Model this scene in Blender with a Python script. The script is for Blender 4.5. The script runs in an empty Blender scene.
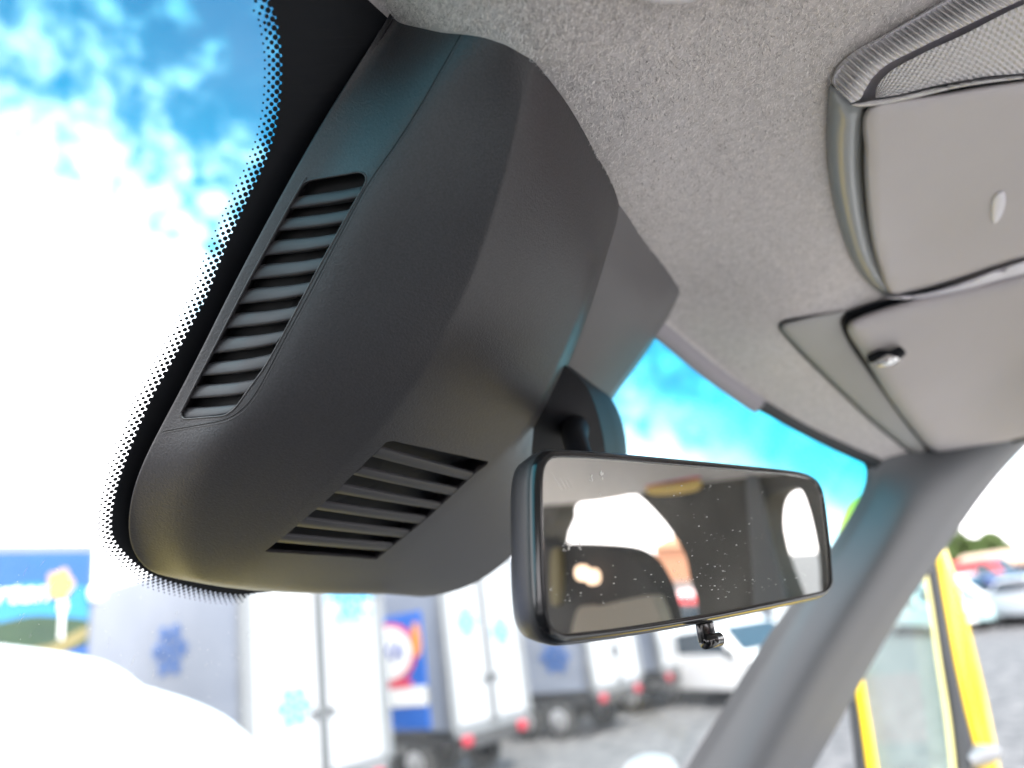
import bpy, bmesh, math, random
import numpy as np
from math import sin, cos, radians, pi, sqrt
from mathutils import Vector, Matrix
from mathutils.bvhtree import BVHTree
from mathutils.geometry import delaunay_2d_cdt
random.seed(7); rng = np.random.default_rng(7)
C = bpy.context.scene.collection
sc = bpy.context.scene

# ------------------------------------------------------------------ camera
F = 740.0; YAW = radians(52); PIT = radians(18.2); ROL = radians(8)
CAM = np.array([0, 0, 2.0])
V = np.array([sin(YAW)*cos(PIT), cos(YAW)*cos(PIT), sin(PIT)])
_r0 = np.array([cos(YAW), -sin(YAW), 0]); _u0 = np.cross(_r0, V)
RT = cos(ROL)*_r0 - sin(ROL)*_u0
UP = cos(ROL)*_u0 + sin(ROL)*_r0
cd = bpy.data.cameras.new('camera'); cam = bpy.data.objects.new('camera', cd); C.objects.link(cam)
m = Matrix.Identity(4)
for i in range(3):
    m[i][0] = RT[i]; m[i][1] = UP[i]; m[i][2] = -V[i]; m[i][3] = CAM[i]
cam.matrix_world = m
cd.sensor_width = 36; cd.lens = F/1024*36; cd.clip_start = 0.02; cd.clip_end = 2000
cd.dof.use_dof = True; cd.dof.focus_distance = 0.385; cd.dof.aperture_fstop = cd.lens/6.5
sc.camera = cam

# ------------------------------------------------------------------ light
SUN_AZ = radians(200); SUN_EL = radians(52)          # compass heading (from +Y towards +X) and height of the sun
w = bpy.data.worlds.new('World'); sc.world = w; w.use_nodes = True
nt = w.node_tree; N = nt.nodes; L = nt.links; N.clear()
def wn(t, **k):
    n = N.new(t)
    for a, b in k.items(): setattr(n, a, b)
    return n
out = wn('ShaderNodeOutputWorld'); bg = wn('ShaderNodeBackground'); bg.inputs[1].default_value = 0.12
sky = wn('ShaderNodeTexSky', sky_type='NISHITA', sun_disc=False, sun_elevation=SUN_EL, sun_rotation=SUN_AZ)
tc = wn('ShaderNodeTexCoord')
noi = wn('ShaderNodeTexNoise'); noi.inputs['Scale'].default_value = 27; noi.inputs['Detail'].default_value = 6; noi.inputs['Roughness'].default_value = .55
noi2 = wn('ShaderNodeTexNoise'); noi2.inputs['Scale'].default_value = 2.2; noi2.inputs['Detail'].default_value = 3
sep = wn('ShaderNodeSeparateXYZ')
L.new(tc.outputs['Generated'], noi.inputs['Vector']); L.new(tc.outputs['Generated'], noi2.inputs['Vector']); L.new(tc.outputs['Generated'], sep.inputs[0])
def math_(op, a, b=None, c=None):
    n = wn('ShaderNodeMath', operation=op)
    for i, q in enumerate((a, b, c)):
        if q is None: continue
        if hasattr(q, 'links'): L.new(q, n.inputs[i])
        else: n.inputs[i].default_value = q
    return n.outputs[0]
# cloud cover: solid near the horizon, broken higher up and towards the right
t1 = math_('MULTIPLY', sep.outputs['Z'], -4.0)
t2 = math_('MULTIPLY', sep.outputs['X'], -2.1)
t3 = math_('ADD', t1, t2)
t4 = math_('MULTIPLY_ADD', noi.outputs[0], 2.4, t3)
t5 = math_('MULTIPLY_ADD', noi2.outputs[0], 0.9, t4)
t6 = math_('ADD', t5, 1.68)
mr = wn('ShaderNodeMapRange', interpolation_type='SMOOTHSTEP'); L.new(t6, mr.inputs[0]); mr.inputs[1].default_value = -0.1; mr.inputs[2].default_value = 1.3
mx = wn('ShaderNodeMix', data_type='RGBA'); L.new(mr.outputs[0], mx.inputs[0])
hs = wn('ShaderNodeHueSaturation'); hs.inputs['Saturation'].default_value = 1.9; hs.inputs['Hue'].default_value = .458; hs.inputs['Value'].default_value = 1.45; L.new(sky.outputs[0], hs.inputs['Color'])
L.new(hs.outputs[0], mx.inputs[6]); mx.inputs[7].default_value = (16.2, 15.5, 16.0, 1)
L.new(mx.outputs[2], bg.inputs[0]); L.new(bg.outputs[0], out.inputs[0])
sl = bpy.data.lights.new('sun', 'SUN'); sl.energy = 3.4; sl.angle = radians(.5); sl.color = (1, .95, .88)
so = bpy.data.objects.new('sun', sl); C.objects.link(so)
sd = Vector((sin(SUN_AZ)*cos(SUN_EL), cos(SUN_AZ)*cos(SUN_EL), sin(SUN_EL)))
so.rotation_euler = sd.to_track_quat('Z', 'Y').to_euler(); so.location = (0, 0, 20)
sc.view_settings.view_transform = 'Standard'; sc.view_settings.look = 'None'
sc.view_settings.exposure = 1.55; sc.view_settings.gamma = 1
sc.cycles.max_bounces = 10; sc.cycles.transparent_max_bounces = 16; sc.cycles.diffuse_bounces = 6

# ------------------------------------------------------------------ materials
def mat(name, col, rough=.6, metal=0, bump=None, spec=.5, var=None, coat=0, emis=None, trans=None, sheen=0):
    m = bpy.data.materials.new(name); m.use_nodes = True; n = m.node_tree.nodes; l = m.node_tree.links
    b = n['Principled BSDF']; b.inputs['Base Color'].default_value = (*col, 1); b.inputs['Roughness'].default_value = rough
    b.inputs['Metallic'].default_value = metal; b.inputs['Specular IOR Level'].default_value = spec; b.inputs['Coat Weight'].default_value = coat
    if sheen: b.inputs['Sheen Weight'].default_value = sheen
    if emis: b.inputs['Emission Color'].default_value = (*emis[0], 1); b.inputs['Emission Strength'].default_value = emis[1]
    if trans: b.inputs['Transmission Weight'].default_value = trans
    t = n.new('ShaderNodeTexCoord')
    if bump:                                          # (scale, strength, distance)
        q = n.new('ShaderNodeTexNoise'); q.inputs['Scale'].default_value = bump[0]; q.inputs['Detail'].default_value = 3
        l.new(t.outputs['Object'], q.inputs['Vector'])
        bp = n.new('ShaderNodeBump'); bp.inputs['Strength'].default_value = bump[1]; bp.inputs['Distance'].default_value = bump[2]
        l.new(q.outputs[0], bp.inputs['Height']); l.new(bp.outputs[0], b.inputs['Normal'])
    if var:                                           # (scale, colour 2, contrast low, high)
        q = n.new('ShaderNodeTexNoise'); q.inputs['Scale'].default_value = var[0]; q.inputs['Detail'].default_value = 6; q.inputs['Roughness'].default_value = .65
        l.new(t.outputs['Object'], q.inputs['Vector'])
        r = n.new('ShaderNodeMapRange'); l.new(q.outputs[0], r.inputs[0]); r.inputs[1].default_value = var[2]; r.inputs[2].default_value = var[3]
        x = n.new('ShaderNodeMix'); x.data_type = 'RGBA'; l.new(r.outputs[0], x.inputs[0])
        x.inputs[6].default_value = (*col, 1); x.inputs[7].default_value = (*var[1], 1); l.new(x.outputs[2], b.inputs['Base Color'])
    return m
M = dict(
    plastic=mat('charcoal_grained_plastic', (.036, .034, .037), .43, bump=(850, .6, .0004), spec=.45, var=(800, (.050, .048, .052), .35, .68)),
    plastic2=mat('grey_smooth_plastic', (.10, .095, .10), .5, bump=(1500, .2, .0002)),
    slat=mat('slat_plastic', (.050, .049, .054), .5, spec=.35, bump=(1200, .15, .0002)),
    seam=mat('seam_shadow_line', (.012, .012, .014), .6),
    black=mat('black_matt_plastic', (.008, .009, .012), .6, spec=.2),
    gloss=mat('black_gloss_plastic', (.008, .008, .009), .16, spec=.6),
    mside=mat('mirror_shell_plastic', (.022, .022, .024), .42, spec=.35, bump=(1000, .6, .0003)),
    felt=mat('grey_felt', (.39, .362, .362), .95, bump=(700, .45, .0008), sheen=.3, var=(190, (.60, .56, .56), .22, .74)),
    fibre=mat('felt_fibre', (.80, .76, .74), .9, sheen=.3),
    fibre2=mat('felt_fibre_dark', (.25, .235, .23), .95, sheen=.2),
    console=mat('console_grey_plastic', (.455, .425, .44), .55, bump=(900, .25, .0003), var=(7, (.485, .455, .465), .35, .7)),
    ctrim=mat('console_satin_trim', (.22, .23, .235), .3, spec=.6),
    cstrip=mat('console_light_strip', (.72, .70, .76), .25),
    lens=mat('clear_lens_plastic', (.58, .56, .57), .18, spec=.9),
    visor=mat('visor_vinyl', (.43, .40, .41), .7, bump=(500, .3, .0004), var=(6, (.46, .43, .44), .3, .7)),
    tray=mat('headliner_border_plastic', (.32, .315, .31), .6, bump=(700, .2, .0003)),
    chrome=mat('chrome', (.7, .7, .7), .15, metal=1),
    pillar=mat('pillar_grey_plastic', (.15, .155, .165), .65, bump=(900, .3, .0003), spec=.25),
    rail=mat('grey_lilac_trim', (.30, .28, .31), .6),
    rubber=mat('black_rubber', (.012, .016, .02), .6),
    yellow=mat('yellow_paint', (.78, .54, .005), .3, coat=.5),
    yellow2=mat('pale_yellow_edge', (.62, .58, .25), .5),
    cabfloor=mat('vinyl_bounce_floor', (.55, .53, .51), .7),
    pad=mat('pale_bounce_concrete', (.50, .48, .46), .85, var=(1.5, (.42, .405, .39), .3, .7)),
    post=mat('door_gasket_grey', (.09, .095, .10), .6),
    footside=mat('foot_side_plastic', (.022, .022, .024), .6, spec=.2),
    adblue2=mat('trailer_poster_blue', (.012, .11, .46), .45),
    roofc=mat('pale_sandy_roof', (.50, .36, .26), .8),
    dash=mat('dashboard', (.025, .025, .027), .7),
    wall=mat('cab_lining_dark', (.045, .043, .04), .8, bump=(80, .3, .002), var=(5, (.075, .07, .065), .35, .7)),
    seat=mat('seat_cloth_black', (.012, .012, .016), .8),
    seatb=mat('seat_cover_beige', (.33, .29, .24), .8),
    white=mat('white_paint', (.80, .80, .79), .35, coat=.3),
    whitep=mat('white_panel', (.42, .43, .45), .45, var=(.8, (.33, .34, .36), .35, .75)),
    whitep_shaded=mat('white_panel_shaded', (.20, .225, .28), .5, var=(.9, (.165, .19, .245), .35, .75)),  # white trailer sides, their bluish shade put into the colour
    alu=mat('aluminium_rail', (.20, .21, .22), .4, metal=.4),
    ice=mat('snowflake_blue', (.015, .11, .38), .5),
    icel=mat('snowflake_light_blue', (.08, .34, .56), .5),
    adblue=mat('poster_blue', (.005, .06, .30), .45, var=(1.2, (.008, .09, .38), .3, .7)),
    adred=mat('poster_red', (.70, .06, .10), .5),
    adnavy=mat('poster_navy', (.03, .06, .35), .5),
    under=mat('chassis_dark', (.04, .04, .042), .7),
    tyre=mat('tyre_rubber', (.02, .02, .02), .85),
    rim=mat('wheel_rim', (.45, .45, .46), .35, metal=.7),
    tail=mat('tail_lamp_red', (.34, .012, .03), .3),
    amber=mat('amber_lamp', (.8, .3, .03), .3),
    cglass=mat('car_window', (.03, .045, .06), .08),
    headlamp=mat('head_lamp', (.75, .75, .72), .1),
    cred=mat('red_paint', (.55, .03, .03), .3, coat=.4),
    cblue=mat('dark_blue_paint', (.05, .06, .16), .3, coat=.4),
    csil=mat('silver_paint', (.55, .57, .6), .3, metal=.3, coat=.3),
    cteal=mat('pale_teal_paint', (.35, .5, .52), .35, coat=.3),
    roofb=mat('orange_brown_roof', (.42, .22, .12), .8),
    brick=mat('brick_wall', (.36, .15, .09), .9, var=(3, (.45, .25, .15), .3, .7)),
    cream=mat('cream_wall', (.62, .56, .47), .8),
    leaf=mat('tree_leaves', (.06, .11, .03), .7, var=(2, (.10, .14, .035), .3, .7)),
    bark=mat('tree_bark', (.10, .07, .05), .9),
    green=mat('poster_green', (.03, .065, .02), .6, var=(1.5, (.01, .03, .022), .3, .7)),
    tan=mat('poster_sand', (.20, .16, .06), .6),
    cyan=mat('poster_cyan', (.015, .20, .42), .5),
    sunyel=mat('poster_flower_yellow', (.42, .28, .09), .6),
    whitem=mat('white_print', (.82, .82, .80), .6),
    sticker=mat('sticker_yellow', (.75, .5, .1), .5),
    dust=mat('dust_white', (.8, .8, .78), .9),
)
def thin_glass(name, tint, refl=.05, haze=0.0, band=False, dirt=0):
    m = bpy.data.materials.new(name); m.use_nodes = True; n = m.node_tree.nodes; l = m.node_tree.links; n.clear()
    o = n.new('ShaderNodeOutputMaterial'); tr = n.new('ShaderNodeBsdfTransparent'); gl = n.new('ShaderNodeBsdfGlossy')
    gl.inputs['Roughness'].default_value = 0.0; mxx = n.new('ShaderNodeMixShader'); mxx.inputs[0].default_value = refl
    tr.inputs[0].default_value = (*tint, 1)
    if band:                                           # blue shade band printed along the top edge (UV v = metres below the edge)
        uv = n.new('ShaderNodeUVMap'); sp = n.new('ShaderNodeSeparateXYZ'); l.new(uv.outputs[0], sp.inputs[0])
        r = n.new('ShaderNodeMapRange'); r.interpolation_type = 'SMOOTHSTEP'; l.new(sp.outputs[1], r.inputs[0])
        r.inputs[1].default_value = .03; r.inputs[2].default_value = .25
        x = n.new('ShaderNodeMix'); x.data_type = 'RGBA'; l.new(r.outputs[0], x.inputs[0])
        x.inputs[6].default_value = (.02, .38, .50, 1); x.inputs[7].default_value = (*tint, 1); l.new(x.outputs[2], tr.inputs[0])
    l.new(tr.outputs[0], mxx.inputs[1]); l.new(gl.outputs[0], mxx.inputs[2])
    last = mxx.outputs[0]
    if haze or dirt:
        df = n.new('ShaderNodeBsdfDiffuse'); df.inputs[0].default_value = (.8, .8, .8, 1)
        tl = n.new('ShaderNodeBsdfTranslucent'); tl.inputs[0].default_value = (.8, .8, .8, 1)
        ad = n.new('ShaderNodeMixShader'); ad.inputs[0].default_value = .6; l.new(df.outputs[0], ad.inputs[1]); l.new(tl.outputs[0], ad.inputs[2])
        t = n.new('ShaderNodeTexCoord'); q = n.new('ShaderNodeTexNoise'); q.inputs['Scale'].default_value = dirt or 30; q.inputs['Detail'].default_value = 4
        l.new(t.outputs['Object'], q.inputs['Vector'])
        r = n.new('ShaderNodeMapRange'); l.new(q.outputs[0], r.inputs[0]); r.inputs[1].default_value = .45; r.inputs[2].default_value = .8; r.inputs[3].default_value = haze*.4; r.inputs[4].default_value = haze
        m2 = n.new('ShaderNodeMixShader'); l.new(r.outputs[0], m2.inputs[0]); l.new(last, m2.inputs[1]); l.new(ad.outputs[0], m2.inputs[2]); last = m2.outputs[0]
    l.new(last, o.inputs[0]); return m
M['screen'] = thin_glass('windscreen_glass', (.93, .97, .96), .03, haze=.05, band=True, dirt=25)
M['dglass'] = thin_glass('door_glass_green', (.66, .84, .78), .06, haze=.22, dirt=6)
def mirror_mat():
    m = bpy.data.materials.new('mirror_glass'); m.use_nodes = True; n = m.node_tree.nodes; l = m.node_tree.links; n.clear()
    o = n.new('ShaderNodeOutputMaterial'); g = n.new('ShaderNodeBsdfGlossy'); g.inputs[0].default_value = (.86, .85, .80, 1); g.inputs[1].default_value = .005
    d = n.new('ShaderNodeBsdfDiffuse'); d.inputs[0].default_value = (.6, .6, .55, 1)
    t = n.new('ShaderNodeTexCoord'); q = n.new('ShaderNodeTexNoise'); q.inputs['Scale'].default_value = 18; q.inputs['Detail'].default_value = 6
    l.new(t.outputs['Object'], q.inputs['Vector'])
    r = n.new('ShaderNodeMapRange'); l.new(q.outputs[0], r.inputs[0]); r.inputs[1].default_value = .4; r.inputs[2].default_value = .75; r.inputs[3].default_value = .04; r.inputs[4].default_value = .14
    x = n.new('ShaderNodeMixShader'); l.new(r.outputs[0], x.inputs[0]); l.new(g.outputs[0], x.inputs[1]); l.new(d.outputs[0], x.inputs[2]); l.new(x.outputs[0], o.inputs[0])
    return m
M['mirror'] = mirror_mat()
def ground_mat():
    m = mat('gravel', (.17, .165, .16), .9); n = m.node_tree.nodes; l = m.node_tree.links; b = n['Principled BSDF']
    t = n.new('ShaderNodeTexCoord'); q = n.new('ShaderNodeTexNoise'); q.inputs['Scale'].default_value = 3.5; q.inputs['Detail'].default_value = 9; q.inputs['Roughness'].default_value = .75
    l.new(t.outputs['Object'], q.inputs['Vector']); r = n.new('ShaderNodeValToRGB'); l.new(q.outputs[0], r.inputs[0])
    e = r.color_ramp.elements; e[0].position = .36; e[0].color = (.035, .035, .038, 1); e[1].position = .66; e[1].color = (.17, .162, .16, 1)
    l.new(r.outputs[0], b.inputs['Base Color']); return m
M['ground'] = ground_mat()

# ------------------------------------------------------------------ helpers
def link(name, me, m=None, parent=None, smooth=True, mats=None):
    if m is not None: me.materials.append(m)
    if mats:
        for q in mats: me.materials.append(q)
    if smooth: me.polygons.foreach_set('use_smooth', [True]*len(me.polygons))
    o = bpy.data.objects.new(name, me); C.objects.link(o)
    if parent is not None:
        o.parent = parent; o.matrix_parent_inverse = Matrix.Translation(-parent.location) if parent.rotation_euler.z == 0 else parent.matrix_basis.inverted()
    return o
def mesh(name, vs, fs, m=None, parent=None, smooth=True):
    me = bpy.data.meshes.new(name); me.from_pydata([tuple(map(float, q)) for q in vs], [], [tuple(int(i) for i in f) for f in fs]); me.update()
    return link(name, me, m, parent, smooth)
def empty(name, loc, label=None, cat=None, group=None):
    o = bpy.data.objects.new(name, None); C.objects.link(o); o.location = [float(q) for q in loc]; o.empty_display_size = .05
    return tag(o, label, cat, group)
def tag(o, label=None, cat=None, group=None, kind=None):
    if label: o['label'] = label
    if cat: o['category'] = cat
    if group: o['group'] = group
    if kind: o['kind'] = kind
    return o
def ray(x, y): return V + (x-512)/F*RT + (384-y)/F*UP
def P(x, y, d): return CAM + d*ray(x, y)
def smooth_line(pts, n=8, closed=False):
    p = [np.array(q, float) for q in pts]; o = []; k = len(p)
    rngs = range(k) if closed else range(k-1)
    for i in rngs:
        if closed: a, b, c, d = p[i-1], p[i], p[(i+1) % k], p[(i+2) % k]
        else: a, b, c, d = p[max(i-1, 0)], p[i], p[i+1], p[min(i+2, k-1)]
        for j in range(n):
            t = j/n; o.append(.5*((2*b)+(-a+c)*t+(2*a-5*b+4*c-d)*t*t+(-a+3*b-3*c+d)*t**3))
    if not closed: o.append(p[-1])
    return o
def grid(name, rows, m, parent=None, subsurf=0, creases=None, closed_u=False, smooth=True):
    nr = len(rows); ncl = len(rows[0]); vs = [q for r in rows for q in r]; fs = []
    for i in range(nr-1):
        for j in range(ncl if closed_u else ncl-1):
            a = i*ncl+j; b = i*ncl+(j+1) % ncl; fs.append((a, b, b+ncl, a+ncl))
    o = mesh(name, vs, fs, m, parent, smooth)
    if creases:
        at = o.data.attributes.new('crease_edge', 'FLOAT', 'EDGE')
        for e in o.data.edges:
            k = creases(*[divmod(q, ncl) for q in e.vertices])
            if k: at.data[e.index].value = k
    if subsurf:
        s = o.modifiers.new('s', 'SUBSURF'); s.levels = s.render_levels = subsurf
    return o
def tube(name, pts, r, m, parent=None, seg=8, flat=None):
    rows = []
    for i, q in enumerate(pts):
        a = np.array(pts[max(i-1, 0)]); b = np.array(pts[min(i+1, len(pts)-1)]); t = (b-a)/(np.linalg.norm(b-a)+1e-12)
        k = np.cross(t, [0, 0, 1.]); k = k/(np.linalg.norm(k)+1e-9); u = np.cross(k, t)
        rr = r[i] if hasattr(r, '__len__') else r
        rows.append([np.array(q)+rr*(cos(2*pi*j/seg)*k+sin(2*pi*j/seg)*u) for j in range(seg)])
    return grid(name, rows, m, parent, closed_u=True)
class MB:
    def __init__(s): s.v = []; s.f = []
    def add(s, vs, fs):
        k = len(s.v); s.v += [tuple(map(float, q)) for q in vs]; s.f += [tuple(i+k for i in f) for f in fs]; return s
    def box(s, x0, x1, y0, y1, z0, z1):
        return s.add([(x0,y0,z0),(x1,y0,z0),(x1,y1,z0),(x0,y1,z0),(x0,y0,z1),(x1,y0,z1),(x1,y1,z1),(x0,y1,z1)],
                     [(0,3,2,1),(4,5,6,7),(0,1,5,4),(1,2,6,5),(2,3,7,6),(3,0,4,7)])
    def obox(s, c, ax, ay, az):                        # oriented box: centre and three half vectors
        c, ax, ay, az = map(np.array, (c, ax, ay, az)); vs = []
        for k in (-1, 1):
            for a, b in ((-1,-1),(1,-1),(1,1),(-1,1)): vs.append(c+a*ax+b*ay+k*az)
        return s.add(vs, [(0,3,2,1),(4,5,6,7),(0,1,5,4),(1,2,6,5),(2,3,7,6),(3,0,4,7)])
    def build(s, name, m, parent=None, bevel=0, smooth=False, seg=2):
        o = mesh(name, s.v, s.f, m, parent, smooth)
        if bevel:
            b = o.modifiers.new('b', 'BEVEL'); b.width = bevel; b.segments = seg; b.limit_method = 'ANGLE'
            if smooth is False: pass
        return o
def extrude_poly(name, pts, nrm, th, m, parent=None, bevel=0):
    n = len(pts); nrm = np.array(nrm, float); vs = [np.array(q) for q in pts]+[np.array(q)+nrm*th for q in pts]
    fs = [tuple(range(n))[::-1], tuple(range(n, 2*n))]+[(i, (i+1) % n, (i+1) % n+n, i+n) for i in range(n)]
    o = mesh(name, vs, fs, m, parent, False)
    if bevel:
        b = o.modifiers.new('b', 'BEVEL'); b.width = bevel; b.segments = 3; b.limit_method = 'ANGLE'
    return o

# ------------------------------------------------------------------ windscreen surface (curved, slopes forward and down)
SL = radians(42); KX = .3; XC = .30; DW = .3613
def hval(Q):                                           # distance inside the glass, metres (Q relative to camera)
    return DW-(Q[1]*sin(SL)+Q[2]*cos(SL)+KX*(Q[0]-XC)**2)
def W(x, y, h=0.0):                                    # where the ray through (x, y) meets the sheet h inside the glass
    R = ray(x, y); a = KX*R[0]**2; b = R[1]*sin(SL)+R[2]*cos(SL)-2*KX*XC*R[0]; c = KX*XC*XC-(DW-h)
    D = max(b*b-4*a*c, 0); t = (-b+sqrt(D))/(2*a); return CAM+R*t
def Wxs(x, s):                                         # point of the glass by lateral x and height s
    g = DW-KX*(x-XC)**2; return np.array([x, (g-s*cos(SL))/sin(SL), s])+CAM

# ------------------------------------------------------------------ headliner surface z(x, y)
ctl = []
def cz(x, y, z):
    R = ray(x, y); q = R*z/R[2]; ctl.append((q[0], q[1], z))
cz(395,20,.294); cz(440,31,.270); cz(480,36,.257); cz(520,50,.248); cz(559,90,.244); cz(594,156,.243); cz(621,198,.242)
cz(640,240,.243); cz(700,0,.256); cz(700,150,.254); cz(800,200,.252); cz(830,90,.260); cz(1000,0,.270); cz(900,230,.250); cz(1000,200,.252)
for q in ((663,322),(700,352),(735,382),(761,402),(800,427),(840,446),(880,460)):
    w_ = W(*q)-CAM; ctl.append(tuple(w_))
ctl.append(tuple(W(678,291,.014)-CAM)); cz(790,325,.212); cz(860,300,.225); cz(960,270,.235); cz(900,380,.185); cz(1000,350,.200); cz(930,440,.145); cz(1020,430,.140)
for (x, y, z) in ((.97,-.1,.13),(.95,-.5,.14),(.8,-.2,.235),(.75,-.6,.25),(.3,-.2,.285),(.3,-.6,.30),(.3,-1.1,.30),(.8,-1.1,.25),
                  (.0,.0,.27),(-.2,-.3,.25),(-.35,.1,.15),(-.35,-.6,.15),(0,-.8,.285),(-.35,-1.1,.14),(.95,-1.1,.14)):
    ctl.append((x, y, z))
ct = np.array(ctl)
def _tps(d2): return .5*d2*np.log(d2+1e-12)
_n = len(ct); _d = ((ct[:, None, :2]-ct[None, :, :2])**2).sum(-1)
_A = np.zeros((_n+3, _n+3)); _A[:_n, :_n] = _tps(_d)+np.eye(_n)*1e-6; _A[:_n, _n] = 1; _A[:_n, _n+1:] = ct[:, :2]; _A[_n, :_n] = 1; _A[_n+1:, :_n] = ct[:, :2].T
_w = np.linalg.solve(_A, np.concatenate([ct[:, 2], [0, 0, 0]]))
def zr(x, y):
    x = np.atleast_1d(np.asarray(x, float)); y = np.atleast_1d(np.asarray(y, float))
    d2 = (x[:, None]-ct[None, :, 0])**2+(y[:, None]-ct[None, :, 1])**2
    return _tps(d2)@_w[:_n]+_w[_n]+_w[_n+1]*x+_w[_n+2]*y
def H(px, py, off=0.0):                                # arrays of pixels -> points on the headliner lowered by off
    px = np.atleast_1d(np.asarray(px, float)); py = np.atleast_1d(np.asarray(py, float)); off = np.broadcast_to(off, px.shape)
    R = V[None]+((px-512)/F)[:, None]*RT[None]+((384-py)/F)[:, None]*UP[None]
    lo = np.full(len(px), .1); hi = np.full(len(px), 2.2)
    ts = np.linspace(.12, 1.6, 60); found = np.zeros(len(px), bool)
    for t in ts:
        g = R[:, 2]*t-zr(R[:, 0]*t, R[:, 1]*t)+off
        nw = (g > 0) & ~found; hi[nw] = t; lo[nw] = t-(ts[1]-ts[0]); found |= nw
    for _ in range(22):
        md = (lo+hi)/2; g = R[:, 2]*md-zr(R[:, 0]*md, R[:, 1]*md)+off
        hi = np.where(g > 0, md, hi); lo = np.where(g > 0, lo, md)
    return CAM+R*lo[:, None]

# ground, roof shell and cab body ----------------------------------------------------
g = MB().add([(-600,-600,0),(600,-600,0),(600,600,0),(-600,600,0)], [(0,1,2,3)]).build('ground', M['ground']); tag(g, 'grey gravel yard', kind='structure')

pad = MB().box(-14, 2.1, -14, .9, -.2, .02).build('bounce_pad', M['pad'], None); tag(pad, 'unseen pale concrete pad added to bounce light beside and behind the van', kind='structure')  # unseen pale slab added to bounce light up into the cab
pad2 = MB().box(2.1, 12, -14, -.5, -.2, .02).build('bounce_pad', M['pad'], None); tag(pad2, 'pale concrete pad added to bounce light on the passenger side', kind='structure')  # added extension of the slab, bounces light onto the cover
xs = np.linspace(-.36, .97, 140); rows = []; front = []
_fp = [W(*q)-CAM for q in smooth_line([(395,20),(440,66),(500,125),(560,190),(620,262),(650,308),(663,322),(700,352),(735,382),(761,402),(800,427),(840,446),(880,460)], 6)]
_fx = [q[0] for q in _fp]; _fy = [q[1] for q in _fp]
for x in xs:
    if x < _fx[0]:
        ys = np.linspace(-.1, .45, 441); z = zr(np.full_like(ys, x), ys)
        hv = np.array([hval((x, a, b)) for a, b in zip(ys, z)]); k = np.argmax(hv < .001) if (hv < .001).any() else 440; yf = ys[k]
    else: yf = float(np.interp(x, _fx, _fy))
    front.append((x, yf, min(float(zr(x, yf)[0]), (DW-.001-KX*(x-XC)**2-yf*sin(SL))/cos(SL))))
fr = np.array(front)
for (x, yf, _) in fr:
    ys = yf-(yf+1.25)*np.linspace(0, 1, 120)**1.6; zz = np.minimum(zr(np.full_like(ys, x), ys), (DW-.0025-KX*(x-XC)**2-ys*sin(SL))/cos(SL))
    rows.append([np.array([x, a, b])+CAM for a, b in zip(ys, zz)])
hl = grid('headliner', rows, M['felt']); tag(hl, 'grey felt headliner curving over the windscreen', 'headliner', kind='structure')
lip = [np.array([x, y+.0, z-.001])+CAM for x, y, z in fr]

# windscreen: parts glass and frit
ws = empty('windscreen', Wxs(.3, -.1), 'curved windscreen with blue shade band and black dotted print round the charcoal cover', 'windscreen')
rows = []; uvs = []
for x, y, z in fr:
    r = []; 
    for s in np.linspace(0, 1, 40):
        zz = z+.012-(z+.012+.52)*s; q = Wxs(x, zz); r.append(q-np.array([0, 0, 0]))
    rows.append(r)
wg = grid('glass', rows, M['screen'], ws)
uvl = wg.data.uv_layers.new(name='UVMap'); nc = 40
for lp in wg.data.loops:
    i, j = divmod(lp.vertex_index, nc); dz = rows[i][0][2]-rows[i][j][2]; uvl.data[lp.index].uv = (fr[i][0], dz/sin(SL))

# black printed border: solid sheet between its edge line and the cover, plus dots
fl = [(262,-60),(266,-25),(269.5,0),(276,15),(279,31),(282,55),(282,78),(281,95),(279,113),(275,133),(269.5,152),(261,173),(250,195),(240,217),(230,238),(218,268),(207,297),
      (193,323),(174,359),(154,394),(140,425),(127,458),(116.5,490),(112,516),(113,536),(124,552),(140,567),(157.5,577),(180,584),(213,591.5),(240,594.5),(256,592),(266,586)]
fl = [np.array(q) for q in smooth_line(fl, 6)]
def resample(pts, step):
    o = [pts[0]]; acc = 0
    for a, b in zip(pts[:-1], pts[1:]):
        d = np.linalg.norm(b-a); t = step-acc
        while t <= d: o.append(a+(b-a)*t/d); t += step
        acc = (acc+d) % step if d else acc
    return o
inner = (430, 330)
f3 = [W(q[0], q[1], .0006) for q in fl]
f3 = resample(f3, .0041); vs = []; fs = []
# solid part: serrated edge then a fan towards points well under the cover
under = [W(*q, .0006) for q in smooth_line([(560,-60),(600,60),(640,190),(650,270),(590,370),(540,440),(500,510),(440,570),(340,586)], 12)]
ur = [under[int(i*(len(under)-1)/(len(f3)-1))] for i in range(len(f3))]
nrmW = np.array([0, sin(SL), cos(SL)])
for i in range(len(f3)): vs += [f3[i], ur[i]]
for i in range(len(f3)-1): fs.append((2*i, 2*i+1, 2*i+3, 2*i+2))
def disc(c, r, t, o):
    k = len(vs); n_ = 10
    for j in range(n_): vs.append(c+r*(cos(2*pi*j/n_)*t+sin(2*pi*j/n_)*o))
    fs.append(tuple(range(k, k+n_)))
for i in range(1, len(f3)-1):
    t = f3[i+1]-f3[i-1]; t /= np.linalg.norm(t); o = np.cross(t, nrmW); o /= np.linalg.norm(o)
    if np.dot(o, f3[i]-ur[i]) < 0: o = -o
    h = .00205; off = nrmW*-.0002
    fade = 1.0 if i > 6 else 1
    for k, (rr) in enumerate((1.52, 1.30, 1.02, .78, .52)):
        c = f3[i]+o*(k*h+.0002)+(t*h if k % 2 else 0)
        c = c+off; disc(c, rr*.001, t, o)
fo = mesh('frit', vs, fs, M['black'], ws, False)
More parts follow.
